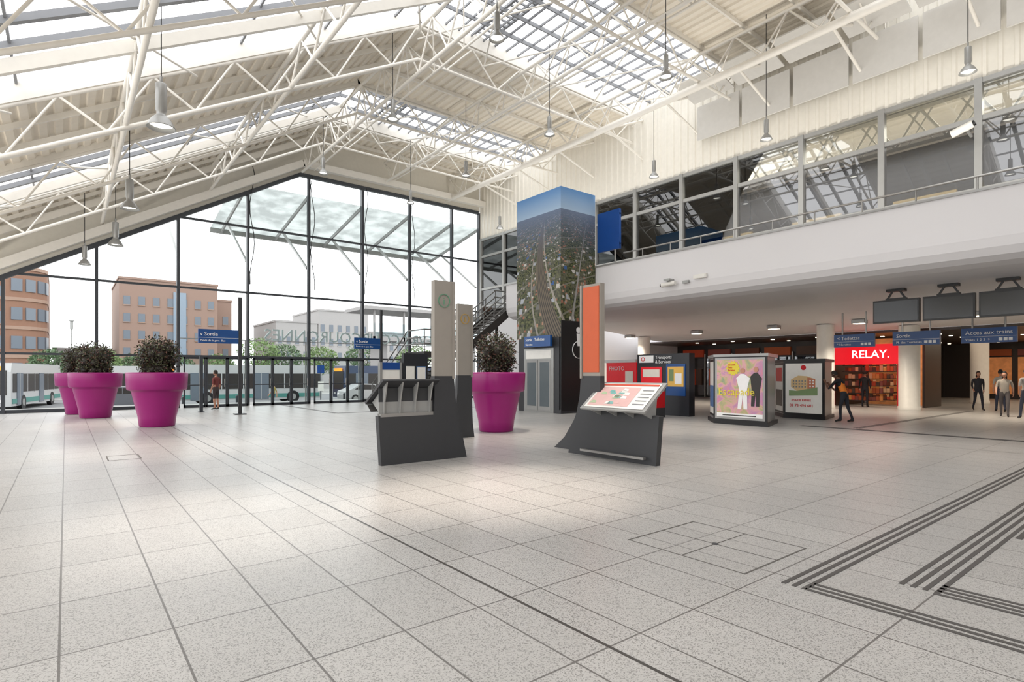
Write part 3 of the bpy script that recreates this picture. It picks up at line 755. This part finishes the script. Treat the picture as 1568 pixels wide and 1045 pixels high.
# ------------------------------------------------------------------ planters
def planter(name,seed):
    random.seed(seed); b=B(name)
    b.lathe([(0.0,0.0),(0.44,0.0),(0.47,0.03),(0.50,0.3),(0.66,1.02),(0.68,1.08),(0.76,1.10),(0.785,1.14),(0.81,1.58),(0.80,1.62),(0.77,1.63),(0.75,1.60),(0.73,1.45)],0,0,purple,56)
    b.lathe([(0.0,1.47),(0.74,1.45)],0,0,soil,40)
    for k in range(5):
        a=k*1.3; b.tube((0.04*math.cos(a),0.04*math.sin(a),1.45),(0.25*math.cos(a),0.25*math.sin(a),2.1),0.03,soil,6,0.015)
    blobs=[(Vector((0,0,2.18)),0.50)]
    for k in range(9):
        a=k*2.4; blobs.append((Vector((0.34*math.cos(a),0.34*math.sin(a),2.1+0.25*random.uniform(-1,1))),random.uniform(0.2,0.3)))
    for k in range(7):
        a=random.uniform(0,6.28); blobs.append((Vector((0.3*math.cos(a),0.3*math.sin(a),1.72)),0.2))
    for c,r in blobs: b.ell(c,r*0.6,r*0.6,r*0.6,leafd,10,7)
    for i in range(4200):
        c,r=random.choice(blobs)
        if random.random()<0.35: c,r=blobs[0]
        d=Vector((random.gauss(0,1),random.gauss(0,1),random.gauss(0,1))).normalized()
        p=c+d*r*random.uniform(0.6,1.15)
        t=(d*0.7+Vector((random.gauss(0,1),random.gauss(0,1),random.gauss(0,1)))*0.5).normalized()*random.uniform(0.05,0.09)
        w=t.cross(Vector((random.gauss(0,1),random.gauss(0,1),random.gauss(0,1)))).normalized()*0.022; tip=p+t
        k=random.random()
        b.add([p,p+t*0.5+w,tip,p+t*0.5-w],[(0,1,2,3)],leafg if k<0.4 else (leafr if k<.6 else leafd))
    return b
b=planter('potted_shrub',3); p1=b.build(loc=(2.17,20.0,0),recalc=False)
inst(p1,(0.84,25.2,0),1.3); inst(p1,(0.45,27.9,0),2.6)
b=planter('potted_shrub',11); b.build(loc=(9.35,12.5,0),recalc=False)
random.seed(5)

# ------------------------------------------------------------------ floor markings
b=B('tactile_guide_strip')
def strip(x0,y0,x1,y1,n=3,w=0.035,g=0.075):
    for k in range(n):
        o=(k-(n-1)/2)*g
        if abs(x1-x0)>abs(y1-y0): b.box(x0,x1,y0+o-w/2,y0+o+w/2,0.0,0.004,stripd)
        else: b.box(x0+o-w/2,x0+o+w/2,y0,y1,0.0,0.004,stripd)
strip(4.28,2.0,18.0,2.0); strip(4.37,1.92,4.37,-6.0)
strip(4.96,1.4,16.0,1.4,4); strip(5.05,1.3,5.05,-6.0,4)
strip(17.6,2.0,17.6,8.0,4)
strip(18.0,6.6,30,6.6,3); strip(8.5,22.0,8.5,29.5,3); strip(8.5,22.0,16.0,22.0,3)
strip(7.2,0.95,9,0.95,7,0.05,0.09)
b.build()
b=B('floor_hatch')
for x0_,x1_,y0_,y1_ in ((4.23,5.3,2.355,2.37),(4.23,5.3,3.53,3.545),(4.23,4.24,2.36,3.54),(5.29,5.3,2.36,3.54),(4.23,5.3,2.945,2.953),(4.76,4.768,2.36,3.54)):
    b.box(x0_,x1_,y0_,y1_,0,0.003,gap)
b.tube((4.765,2.95,0),(4.765,2.95,0.006),0.03,char,12)
for q in ((0.6,1.1,12.6,12.62),(0.6,1.1,13.3,13.32),(0.6,0.62,12.6,13.3),(1.1,1.12,12.6,13.3)): b.box(*q,0,0.003,gap)
b.build()

# ------------------------------------------------------------------ pendant lamps
def lampmesh():
    b=B('pendant_lamp')
    b.tube((0,0,0.95),(0,0,1.1),0.03,alu,8)
    b.lathe([(0.0,0.95),(0.10,0.95),(0.11,0.93),(0.11,0.38),(0.09,0.34),(0.09,0.28),(0.13,0.24),(0.2,0.16),(0.27,0.02),(0.28,0.0),(0.265,0.0),(0.19,0.14),(0.10,0.22)],0,0,alu,24)
    b.lathe([(0.0,0.05),(0.14,0.05),(0.22,0.08)],0,0,lampglow,24)
    return b.mesh(False)
LM=lampmesh()
def lamp(x,y,z,sc=1.0):
    e=bpy.data.objects.new('pendant_lamp',None); S.collection.objects.link(e); e.location=(x,y,z)
    o=bpy.data.objects.new('shade',LM); S.collection.objects.link(o); o.parent=e; o.scale=(sc,)*3
    b=B('cord'); b.tube((0,0,1.05*sc),(0,0,zr(x)-z),0.012,black,5); c=bpy.data.objects.new('cord',b.mesh()); S.collection.objects.link(c); c.parent=e
LP=[(1.6,14.1,6.85),(1.6,21.7,6.85),(1.6,28.2,6.85),(1.6,6.8,6.85),(9,12,10.5,.75),(9,18.1,10.5,.75),(9,24.9,10.5,.75),(9,5.9,10.5,.75),
    (14.15,10.4,10.5,.72),(14.15,15.6,10.5,.72),(14.15,21.2,10.5,.72),(14.15,26.4,10.5,.72),(14.15,5.2,10.5,.72),(18.8,4.2,9.6,.72),(18.8,9.7,9.6,.72),(18.8,14.4,9.6,.72),(18.8,24.8,9.6,.72),(4.8,6.2,9.2,.8),(0.6,28.6,6.0,.8)]  # the off-row pendant is added out of view to carry a floor pool
for p in LP: lamp(*p)
def spot(x,y,z,e,ang=40,col=(1,0.88,0.76)):  # spots added to make the warm pools on the floor
    l=bpy.data.lights.new('floor_pool_spot','SPOT'); l.energy=e; l.spot_size=math.radians(ang); l.spot_blend=1.0; l.color=col; l.shadow_soft_size=0.2
    o=bpy.data.objects.new('floor_pool_spot',l); S.collection.objects.link(o); o.location=(x,y,z-0.05)
spot(4.8,6.2,9.2,4200,30); spot(1.6,14.1,6.85,1000,45); spot(9,5.9,10.5,1500,34); spot(1.6,6.8,6.85,1200,40); spot(9,12,10.5,2400,38); spot(14.15,10.4,10.5,2400,38); spot(1.6,21.7,6.85,1100,50); spot(14.15,5.2,10.5,1400,40)

# ------------------------------------------------------------------ exterior
pave=mat('exterior_pavement',C(150,148,145),0.8); asph=mat('road_asphalt',C(112,112,114),0.85)
b=B('ground'); b.box(-120,160,30.2,34,-0.7,-0.02,pave); b.box(-120,160,34,42,-0.9,-0.7,pave); b.box(-120,160,42,62,-0.92,-0.72,asph); b.box(-120,160,62,220,-0.9,-0.7,pave); b.box(-120,XL-0.1,-40,30.2,-0.9,-0.05,pave); b.build()
brick=mat('brick_facade',C(134,100,82),0.8,var=0.12); brick2=mat('brick_facade_pale',C(142,118,106),0.8); pale=mat('pale_facade',C(158,155,154),0.7)
palebr=mat('pale_brick_trim',C(150,124,108),.7)
winm=mat('facade_window',C(104,112,122),0.3); winb=mat('curtain_wall_blue',C(128,142,156),0.3)
def bldg(name,x0,x1,y0,y1,h,m,nx,nz,rnd=0,strip=None):
    b=B(name)
    if rnd:
        pts=[(x0,y0),(x1-rnd,y0)]+[(x1-rnd+rnd*math.sin(t*math.pi/16),y0+rnd-rnd*math.cos(t*math.pi/16)) for t in range(1,9)]+[(x1,y1),(x0,y1)]
        b.prism(pts,'z',-0.7,h,m)
        for z in (3.2,6.2,9.2,h-0.4):
            b.prism([(p[0]+0.08,p[1]-0.08) if p[1]<y1-1 else p for p in pts],'z',z,z+0.35,palebr)
        # windows round the curved corner
        for t in range(1,8,2):
            a=t*math.pi/16; cxx=x1-rnd+(rnd+0.03)*math.sin(a); cyy=y0+rnd-(rnd+0.03)*math.cos(a)
            for z in (1.4,4.2,7.2,10.2):
                b.beam((cxx,cyy,z),(cxx,cyy,z+1.3),0.12,0.9,winm,up=(math.cos(a),math.sin(a),0))
    else: b.box(x0,x1,y0,y1,-0.7,h,m)
    for i in range(nx):
        for k in range(nz):
            w=(x1-rnd-x0)/nx; hh=(h-2.6)/nz; zz=1.6+k*hh
            b.box(x0+w*(i+0.28),x0+w*(i+0.72),y0-0.06,y0,zz,zz+hh*0.5,winm)
            b.box(x0+w*(i+0.25),x0+w*(i+0.75),y0-0.1,y0,zz-0.1,zz,palebr if m is not pale else pale)
    if strip: b.box(strip[0],strip[1],y0-0.15,y0,0,h-1.2,winb)
    if not rnd: b.box(x0-0.1,x1+0.1,y0-0.1,y1+0.1,h,h+0.25,m)
    b.build()
bldg('brick_building',-24,-1.6,78,92,12.9,brick,12,4,rnd=3.0)
bldg('brick_building',5,15.6,82,95,13.0,brick2,7,5,strip=(10.6,12.0))
bldg('brick_building',15.7,19,90,98,12,brick2,2,4)
bldg('apartment_building',23.5,29.5,84,96,9.0,pale,5,3)
bldg('apartment_building',29.6,37.5,84,96,11.0,pale,6,4)
bldg('apartment_building',37.7,46,86,96,8.2,pale,6,3)
bldg('low_building',-1.2,4.5,88,96,4.5,pale,4,1)
b=B('footbridge')
b.box(22,70,48,52,4.6,5.0,pale); b.box(22,70,48,48.1,5.0,6.2,railglass); b.box(21,70,47.6,52.4,7.4,7.7,pale)
x=22
while x<70: b.box(x,x+0.15,48,48.2,4.6,7.4,pale); x+=3
for x in (23,33,44): b.box(x,x+0.8,49,51,-0.7,4.6,pale)
b.build()
b=B('canopy')
for x in MX[3:]:
    b.beam((x,30.3,7.2),(x,34.6,10.0),0.1,0.12,alu); b.beam((x,30.2,10.9),(x,36.2,9.8),0.08,0.18,alu)
b.quad((6.5,30.2,11.05),(XW,30.2,11.05),(XW,36.2,9.95),(6.5,36.2,9.95),canopyg)
b.box(6.5,XW,36.1,36.3,9.75,10.0,alu); b.build(recalc=False)
b=B('station_name_letters')
b.text("GARE D'EVRY COURCOURONNES",0.85,(21.0,30.5,3.3),(-1,0,0),mat('letter_grey',C(178,192,192),0.5),ext=0.04); b.box(4.07,21.0,30.46,30.5,3.24,3.28,alu)
for x in MX[3:]: b.box(x-0.03,x+0.03,30.44,30.5,-0.02,3.26,alu)
b.build()
def bus(name,x0,y0,L,m,m2,rot=0):
    b=B(name); H=2.95;W=2.5
    b.prism([(0,0.3),(L,0.3),(L,2.3),(L-0.25,H),(0.15,H),(0,2.4)],'y',0,W,m)
    b.box(0.3,L-0.15,-0.02,W+0.02,1.15,2.3,shopd); 
    x=1.5
    while x<L-1: b.box(x,x+0.07,-0.03,W+0.03,1.1,2.35,m); x+=1.5
    for q in (1.0,L*0.5): b.box(q,q+1.1,-0.035,0,0.35,2.35,winm); b.box(q+0.53,q+0.57,-0.04,0,0.35,2.35,m)
    b.box(-0.02,0.02,0.2,W-0.2,1.0,2.5,shopd); b.box(L-0.02,L+0.02,0.2,W-0.2,1.0,2.4,shopd)
    b.box(0.2,L-0.2,-0.025,0,0.45,0.75,m2); b.box(-0.03,0,0.4,W-0.4,2.5,2.75,mat('bus_display',C(240,140,30),0.4,emit=1))
    for x in (L*0.2,L*0.78):
        for y in (-0.04,W-0.22): b.tube((x,y,0.48),(x,y+0.26,0.48),0.48,black,20); b.tube((x,y-0.01,0.48),(x,y+0.27,0.48),0.24,alu,12)
    for q in (0.3,W-0.6): b.box(-0.03,0,q,q+0.3,0.55,0.7,wtxt)
    b.build(loc=(x0,y0,-0.72),rot=rot)
teal=mat('bus_teal',C(74,132,124),0.4); busw=mat('bus_white',C(180,180,180),0.3); busd=mat('bus_blue_dark',C(60,72,96),0.3)
bus('city_bus',-2.6,45.5,11,busw,teal,math.radians(78)); bus('city_bus',6.0,46,10.5,busw,teal); bus('city_bus',18,45,10,busd,teal); bus('city_bus',3.0,58.5,11,busw,busd); bus('city_bus',-16.5,47,10.5,busw,teal)
def car(x0,y0,m):
    b=B('car'); L=4.2;W=1.75
    b.prism([(0.05,0.3),(L-0.05,0.3),(L,0.7),(L-0.2,0.9),(L-1.1,0.98),(L-1.7,1.45),(1.3,1.48),(0.5,1.05),(0.05,0.9),(0,0.6)],'y',0,W,m)
    b.prism([(L-1.2,0.98),(L-1.74,1.39),(1.35,1.42),(0.75,1.02)],'y',-0.01,W+0.01,shopd); b.box(2.2,2.26,-0.02,W+0.02,0.95,1.44,m)
    for x in (0.85,L-0.85):
        for y in (-0.02,W-0.2): b.tube((x,y,0.32),(x,y+0.22,0.32),0.32,black,18); b.tube((x,y-0.01,0.32),(x,y+0.23,0.32),0.18,alu,12)
    b.box(-0.02,0.05,0.15,0.45,0.6,0.75,wtxt); b.box(-0.02,0.05,W-0.45,W-0.15,0.6,0.75,wtxt)
    b.build(loc=(x0,y0,-0.72),bevel=0.03)
car(0.6,43.5,mat('car_grey',C(96,98,104),.3)); car(17.2,42.8,mat('car_white',C(170,170,170),.3)); car(22.6,42.9,mat('car_dark',C(52,56,64),.3)); car(12.5,52.5,mat('car_red',C(120,40,38),.3))
for x in (1,3,5.2,8,14.6,16.8,19):
    b=B('bollard'); b.lathe([(0.0,0.0),(0.07,0.0),(0.07,0.85),(0.085,0.88),(0.085,0.94),(0.05,0.99),(0,1.0)],0,0,mull,14); b.build(loc=(x,36.5,-0.7))
b=B('bus_stop_sign'); b.tube((0,0,0),(0,0,2.9),0.04,mull,8); b.box(-0.25,0.25,-0.03,0.03,2.3,2.9,bluepan); b.box(-0.2,0.2,-0.04,0.0,1.0,1.7,paper); b.build(loc=(14.7,41.2,-0.7))
def tree(x,y,h,r,col):
    b=B('street_tree'); b.tube((0,0,0),(0,0,h*0.55),0.16,soil,8,0.1)
    for k in range(4): a=k*1.6; b.tube((0,0,h*0.4),(r*0.5*math.cos(a),r*0.5*math.sin(a),h*0.75),0.07,soil,6,0.03)
    for i in range(1400):
        d=Vector((random.gauss(0,1),random.gauss(0,1),random.gauss(0,1))).normalized()*random.uniform(0.4,1)**0.5
        p=Vector((d.x*r,d.y*r,h*0.72+d.z*r*0.8)); q=[Vector((random.uniform(-.22,.22),random.uniform(-.22,.22),random.uniform(-.22,.22))) for _ in range(3)]
        b.add([p+q[0],p+q[1],p+q[2]],[(0,1,2)],col)
    b.build(loc=(x,y,-0.7),recalc=False)
tg=mat('tree_leaves',C(110,132,84),0.7,var=0.3); tg2=mat('tree_leaves_dark',C(86,108,76),0.7,var=0.3)
for x,y,h,r in ((-1,66,4.2,1.8),(2.5,68,4.5,2.0),(5.8,70,4,1.8),(19,75,6.5,2.6),(22.5,77,6,2.4),(25,70,5.5,2.2),(29,66,6,2.4),(34,62.5,5.5,2.3),(-7,64,4.5,2),(10,74,4,1.9),(14.5,76,4.2,2)): tree(x,y,h,r,random.choice([tg,tg2]))
b=B('street_lamp'); b.tube((0,0,0),(0,0,6.2),0.09,alu,8,0.06); b.box(-0.12,0.12,-0.12,0.12,6.2,6.9,alu); b.box(-0.2,0.2,-0.2,0.2,6.9,7.0,alu); b.build(loc=(0.4,63,-0.7))

# ------------------------------------------------------------------ people
def person(name,loc,yaw,H=1.72,lean=0.0,ov=None,skinc=(190,140,115),hairc=(35,26,22),topc=(60,60,70),botc=(40,42,55),shoe=(40,38,38),shortsleeve=True,longhair=False,vest=None,shorts=False):
    s=H/1.72; tag='%s_%d_%d'%(name,int(loc[0]*10),int(loc[1]*10))
    J={'pelvis':(0,0,.96),'waist':(0,.01,1.10),'chest':(0,.0,1.29),'nb':(0,-.01,1.45),'nk':(0,.015,1.53)}
    for sd,q in (('L',-1),('R',1)):
        J.update({'hip'+sd:(q*.09,0,.90),'knee'+sd:(q*.10,.015,.50),'ank'+sd:(q*.105,-.03,.09),'heel'+sd:(q*.105,-.05,.045),'toe'+sd:(q*.125,.15,.035),
          'sh'+sd:(q*.175,-.01,1.41),'el'+sd:(q*.225,-.03,1.13),'wr'+sd:(q*.235,.05,.90),'palm'+sd:(q*.235,.075,.835)})
    if ov: J.update(ov)
    up=[k for k in J if k[:2] in('wa','ch','nb','nk','sh','el','wr','pa')]
    R=Matrix.Rotation(-lean,3,'X'); P0=Vector(J['pelvis'])
    J={k:Vector(v) for k,v in J.items()}
    for k in up:
        if ov and k in ov and k[:2] in('el','wr','pa'): continue
        J[k]=P0+R@(J[k]-P0)
    rad={'pelvis':.125,'waist':.115,'chest':.135,'nb':.07,'nk':.05,'hip':.088,'knee':.056,'ank':.036,'heel':.036,'toe':.03,'sh':.058,'el':.04,'wr':.026,'palm':.03}
    E=[('pelvis','waist'),('waist','chest'),('chest','nb'),('nb','nk')]
    for sd in 'LR': E+=[('pelvis','hip'+sd),('hip'+sd,'knee'+sd),('knee'+sd,'ank'+sd),('ank'+sd,'heel'+sd),('ank'+sd,'toe'+sd),('chest','sh'+sd),('sh'+sd,'el'+sd),('el'+sd,'wr'+sd),('wr'+sd,'palm'+sd)]
    keys=list(J); vs=[J[k]*s for k in keys]; rr=[rad.get(k,rad.get(k[:-1],.05))*s for k in keys]
    ed=[(keys.index(a),keys.index(c)) for a,c in E]
    for sd,q in (('L',-1),('R',1)):
        w=J['wr'+sd]; pm=J['palm'+sd]; d=(pm-w).normalized(); a=Vector((0,1,0)); a=(a-d*a.dot(d)).normalized() if abs(d.y)<.95 else Vector((0,0,1)); inn=Vector((-q,0,0))
        pi=keys.index('palm'+sd)
        for k,(off,ln) in enumerate(((.028,.065),(.010,.075),(-.010,.07),(-.028,.055))):
            b0=pm+a*off+d*.02; b1=b0+d*ln*.5+inn*.006; b2=b1+d*ln*.45+inn*.02; n0=len(vs)
            vs+=[b0*s,b1*s,b2*s]; rr+=[.012*s,.0095*s,.008*s]; ed+=[(pi,n0),(n0,n0+1),(n0+1,n0+2)]
        n0=len(vs); t0=w+d*.03+a*.03; t1=t0+a*.03+d*.03+inn*.01
        vs+=[t0*s,t1*s]; rr+=[.013*s,.009*s]; ed+=[(pi,n0),(n0,n0+1)]
    me=bpy.data.meshes.new('sk'); me.from_pydata(vs,ed,[])
    bm=bmesh.new(); bm.from_mesh(me); ly=bm.verts.layers.skin.verify(); bm.verts.ensure_lookup_table()
    for i,v in enumerate(bm.verts):
        kn=keys[i] if i<len(keys) else ''
        if kn in('chest','waist','pelvis'): v[ly].radius=(rr[i]*1.12,rr[i]*0.82)
        else: v[ly].radius=(rr[i],rr[i])
        v[ly].use_root=(i==0)
    bm.to_mesh(me); bm.free()
    ob=bpy.data.objects.new('sk',me); S.collection.objects.link(ob)
    ob.modifiers.new('s','SKIN').use_smooth_shade=True; sb=ob.modifiers.new('u','SUBSURF'); sb.levels=1; sb.render_levels=1
    dg=bpy.context.evaluated_depsgraph_get(); em=bpy.data.meshes.new_from_object(ob.evaluated_get(dg))
    bpy.data.objects.remove(ob)
    msk=mat('skin_'+tag,C(*skinc),.55); mh=mat('hair_'+tag,C(*hairc),.7); mt_=mat('top_'+tag,C(*topc),.85); mb=mat('trousers_'+tag,C(*botc),.85); ms=mat('shoe_'+tag,C(*shoe),.5); mv=mat('vest_'+tag,C(*vest),.7) if vest else mt_
    segs=[]
    for a,c in E:
        t=mt_
        if a.startswith('hip') or (a=='pelvis' and c.startswith('hip')): t=mb
        if a=='pelvis' and c=='waist': t=mt_
        if a.startswith('knee'): t=msk if shorts else mb
        if a.startswith('ank'): t=ms
        if a=='nb': t=msk
        if a.startswith('el'): t=msk if shortsleeve else mt_
        if a.startswith('wr'): t=msk
        if vest and a in('pelvis','waist') and not c.startswith('hip'): t=mv
        segs.append((J[a]*s,J[c]*s,t))
    b=B(name); b.v=[tuple(v.co) for v in em.vertices]
    for p in em.polygons:
        c=p.center; best=None
        for a,e,t in segs:
            ab=e-a; k=max(0,min(1,(c-a).dot(ab)/max(ab.length_squared,1e-9))); dd=(c-(a+ab*k)).length
            if best is None or dd<best[0]: best=(dd,t)
        t=best[1]
        b.f.append(list(p.vertices)); b.mi.append(b.m(t)); b.sm.append(True)
    hr=Matrix.Rotation(-lean*1.1,3,'X'); hc=J['nk']*s+hr@Vector((0,.02,.105))*s
    def face(q):
        if q.y>0 and q.z<-0.2: q=Vector((q.x*0.88,q.y*0.96,q.z))
        if abs(q.x)<0.2 and q.y>0.8 and -0.35<q.z<0.15: q=q*1.14
        return q
    b.ell(hc,.076*s,.095*s,.118*s,msk,20,16,R=hr,fn=face)
    def hair(q):
        if q.y>0.35 and q.z<0.55: return q*0.9
        if q.z<-0.45 and not longhair: return q*0.9
        return q
    b.ell(hc+hr@Vector((0,-.008,.012))*s,.084*s,.102*s,(.122 if not longhair else .125)*s,mh,20,16,R=hr,fn=hair)
    if longhair: b.ell(hc+hr@Vector((0,-.06,-.1))*s,.08*s,.045*s,.15*s,mh,12,8,R=hr)
    ew=mat('eye_white',C(235,232,228),.3)
    for q in (-1,1):
        b.ell(hc+hr@Vector((q*.03,.082,.005))*s,.011*s,.01*s,.007*s,ew,8,6,R=hr); b.ell(hc+hr@Vector((q*.03,.091,.005))*s,.005*s,.004*s,.005*s,black,6,4,R=hr)
        b.ell(hc+hr@Vector((q*.077,-.005,-.005))*s,.01*s,.018*s,.028*s,msk,8,6,R=hr)
    b.ell(hc+hr@Vector((0,.085,-.052))*s,.022*s,.008*s,.006*s,mat('lips',C(150,85,80),.5),8,6,R=hr)
    zmin=min(v[2] for v in b.v); b.v=[(v[0],v[1],v[2]-zmin) for v in b.v]
    return b.build(loc=loc,rot=yaw,recalc=False)
walkA={'kneeL':(-.1,.14,.52),'ankL':(-.1,.22,.10),'heelL':(-.1,.2,.05),'toeL':(-.11,.38,.05),'kneeR':(.1,-.03,.5),'ankR':(.1,-.26,.13),'heelR':(.1,-.29,.10),'toeR':(.11,-.12,.04),
 'elL':(-.24,-.12,1.15),'wrL':(-.25,-.14,.92),'palmL':(-.25,-.13,.86),'elR':(.24,.05,1.14),'wrR':(.24,.2,.97),'palmR':(.24,.24,.92)}
leanov={'elL':(-.2,.42,1.08),'wrL':(-.16,.52,1.28),'palmL':(-.15,.55,1.34),'elR':(.2,.38,1.02),'wrR':(.15,.5,1.18),'palmR':(.14,.54,1.23),'kneeL':(-.1,.1,.5),'ankL':(-.12,.08,.09),'heelL':(-.12,.06,.045),'toeL':(-.13,.26,.035),'kneeR':(.1,-.05,.5),'ankR':(.12,-.2,.09),'heelR':(.12,-.23,.045),'toeR':(.13,-.02,.035)}
person('man_reading',(20.1,7.72,0),0,1.74,lean=0.42,ov=leanov,skinc=(110,75,58),topc=(28,28,32),botc=(38,40,48),vest=(225,125,35))
person('woman_walking',(31.1,6.6,0),math.radians(120),1.68,ov=walkA,topc=(50,52,60),botc=(45,48,60),longhair=True,shortsleeve=False)
person('man_walking',(30.6,5.75,0),math.radians(-70),1.75,ov=walkA,topc=(180,176,168),botc=(60,66,85))
person('woman_walking',(27.2,5.0,0),math.radians(100),1.66,ov=walkA,topc=(160,152,142),botc=(90,84,84),longhair=True)
person('man_walking',(26.4,4.25,0),math.radians(-60),1.76,ov=walkA,topc=(170,165,160),botc=(70,75,90))
person('shopper_standing',(29.9,10.6,0),math.radians(-90),1.7,topc=(36,36,40),botc=(34,36,44),shortsleeve=False)
person('man_standing',(5.2,27.6,0),math.radians(40),1.72,topc=(120,60,58),botc=(70,60,60),shorts=True)
person('passer_by_walking',(10.5,38,-0.7),math.radians(90),1.72,ov=walkA,topc=(150,135,70),botc=(70,80,100))

# ------------------------------------------------------------------ lights
def area(n,loc,sx,sy,e,col=(1,0.93,0.84),rot=(0,0,0)):
    l=bpy.data.lights.new(n,'AREA'); l.shape='RECTANGLE'; l.size=sx; l.size_y=sy; l.energy=e; l.color=col
    o=bpy.data.objects.new(n,l); S.collection.objects.link(o); o.location=loc; o.rotation_euler=rot
for y in (22.05,17.5,13.3,9.6,5.7,1.8):
    l=bpy.data.lights.new('downlight','SPOT'); l.energy=450; l.spot_size=math.radians(130); l.spot_blend=0.8; l.color=(1,0.88,0.72); l.shadow_soft_size=0.15
    o=bpy.data.objects.new('downlight',l); S.collection.objects.link(o); o.location=(26.5,y,3.66)
area('concourse_light',(38,3,3.4),12,12,380,(1,0.80,0.60))
area('newsstand_light',(31.2,10.2,3.3),2,2.4,90,(1,0.8,0.6))
area('gallery_light',(23.5,10,10.1),2.5,36,2000,(1,0.94,0.84))
area('gallery_roof_fill',(18.2,10,6.3),0.4,36,850,(1,0.95,0.87),(math.pi,math.radians(25),0))  # added fill strip that brightens the roof underside, no fixture modelled
area('eave_roof_fill',(-5.2,10,3.2),0.4,36,900,(1,0.95,0.87),(math.pi,math.radians(25),0))  # added fill along the left eave to lift the dark decks
W=bpy.data.worlds.new('World'); S.world=W; W.use_nodes=True
bg=W.node_tree.nodes['Background']; bg.inputs[0].default_value=(0.985,0.987,0.995,1); bg.inputs[1].default_value=2.95

# ------------------------------------------------------------------ camera
cam=bpy.data.cameras.new('Camera'); co=bpy.data.objects.new('Camera',cam); S.collection.objects.link(co)
cam.lens=862/1568*36; cam.sensor_width=36; cam.shift_y=49.5/1568; cam.clip_end=500
co.location=(0,0,1.6); co.rotation_euler=(math.radians(90),0,math.radians(-38.4))
S.camera=co
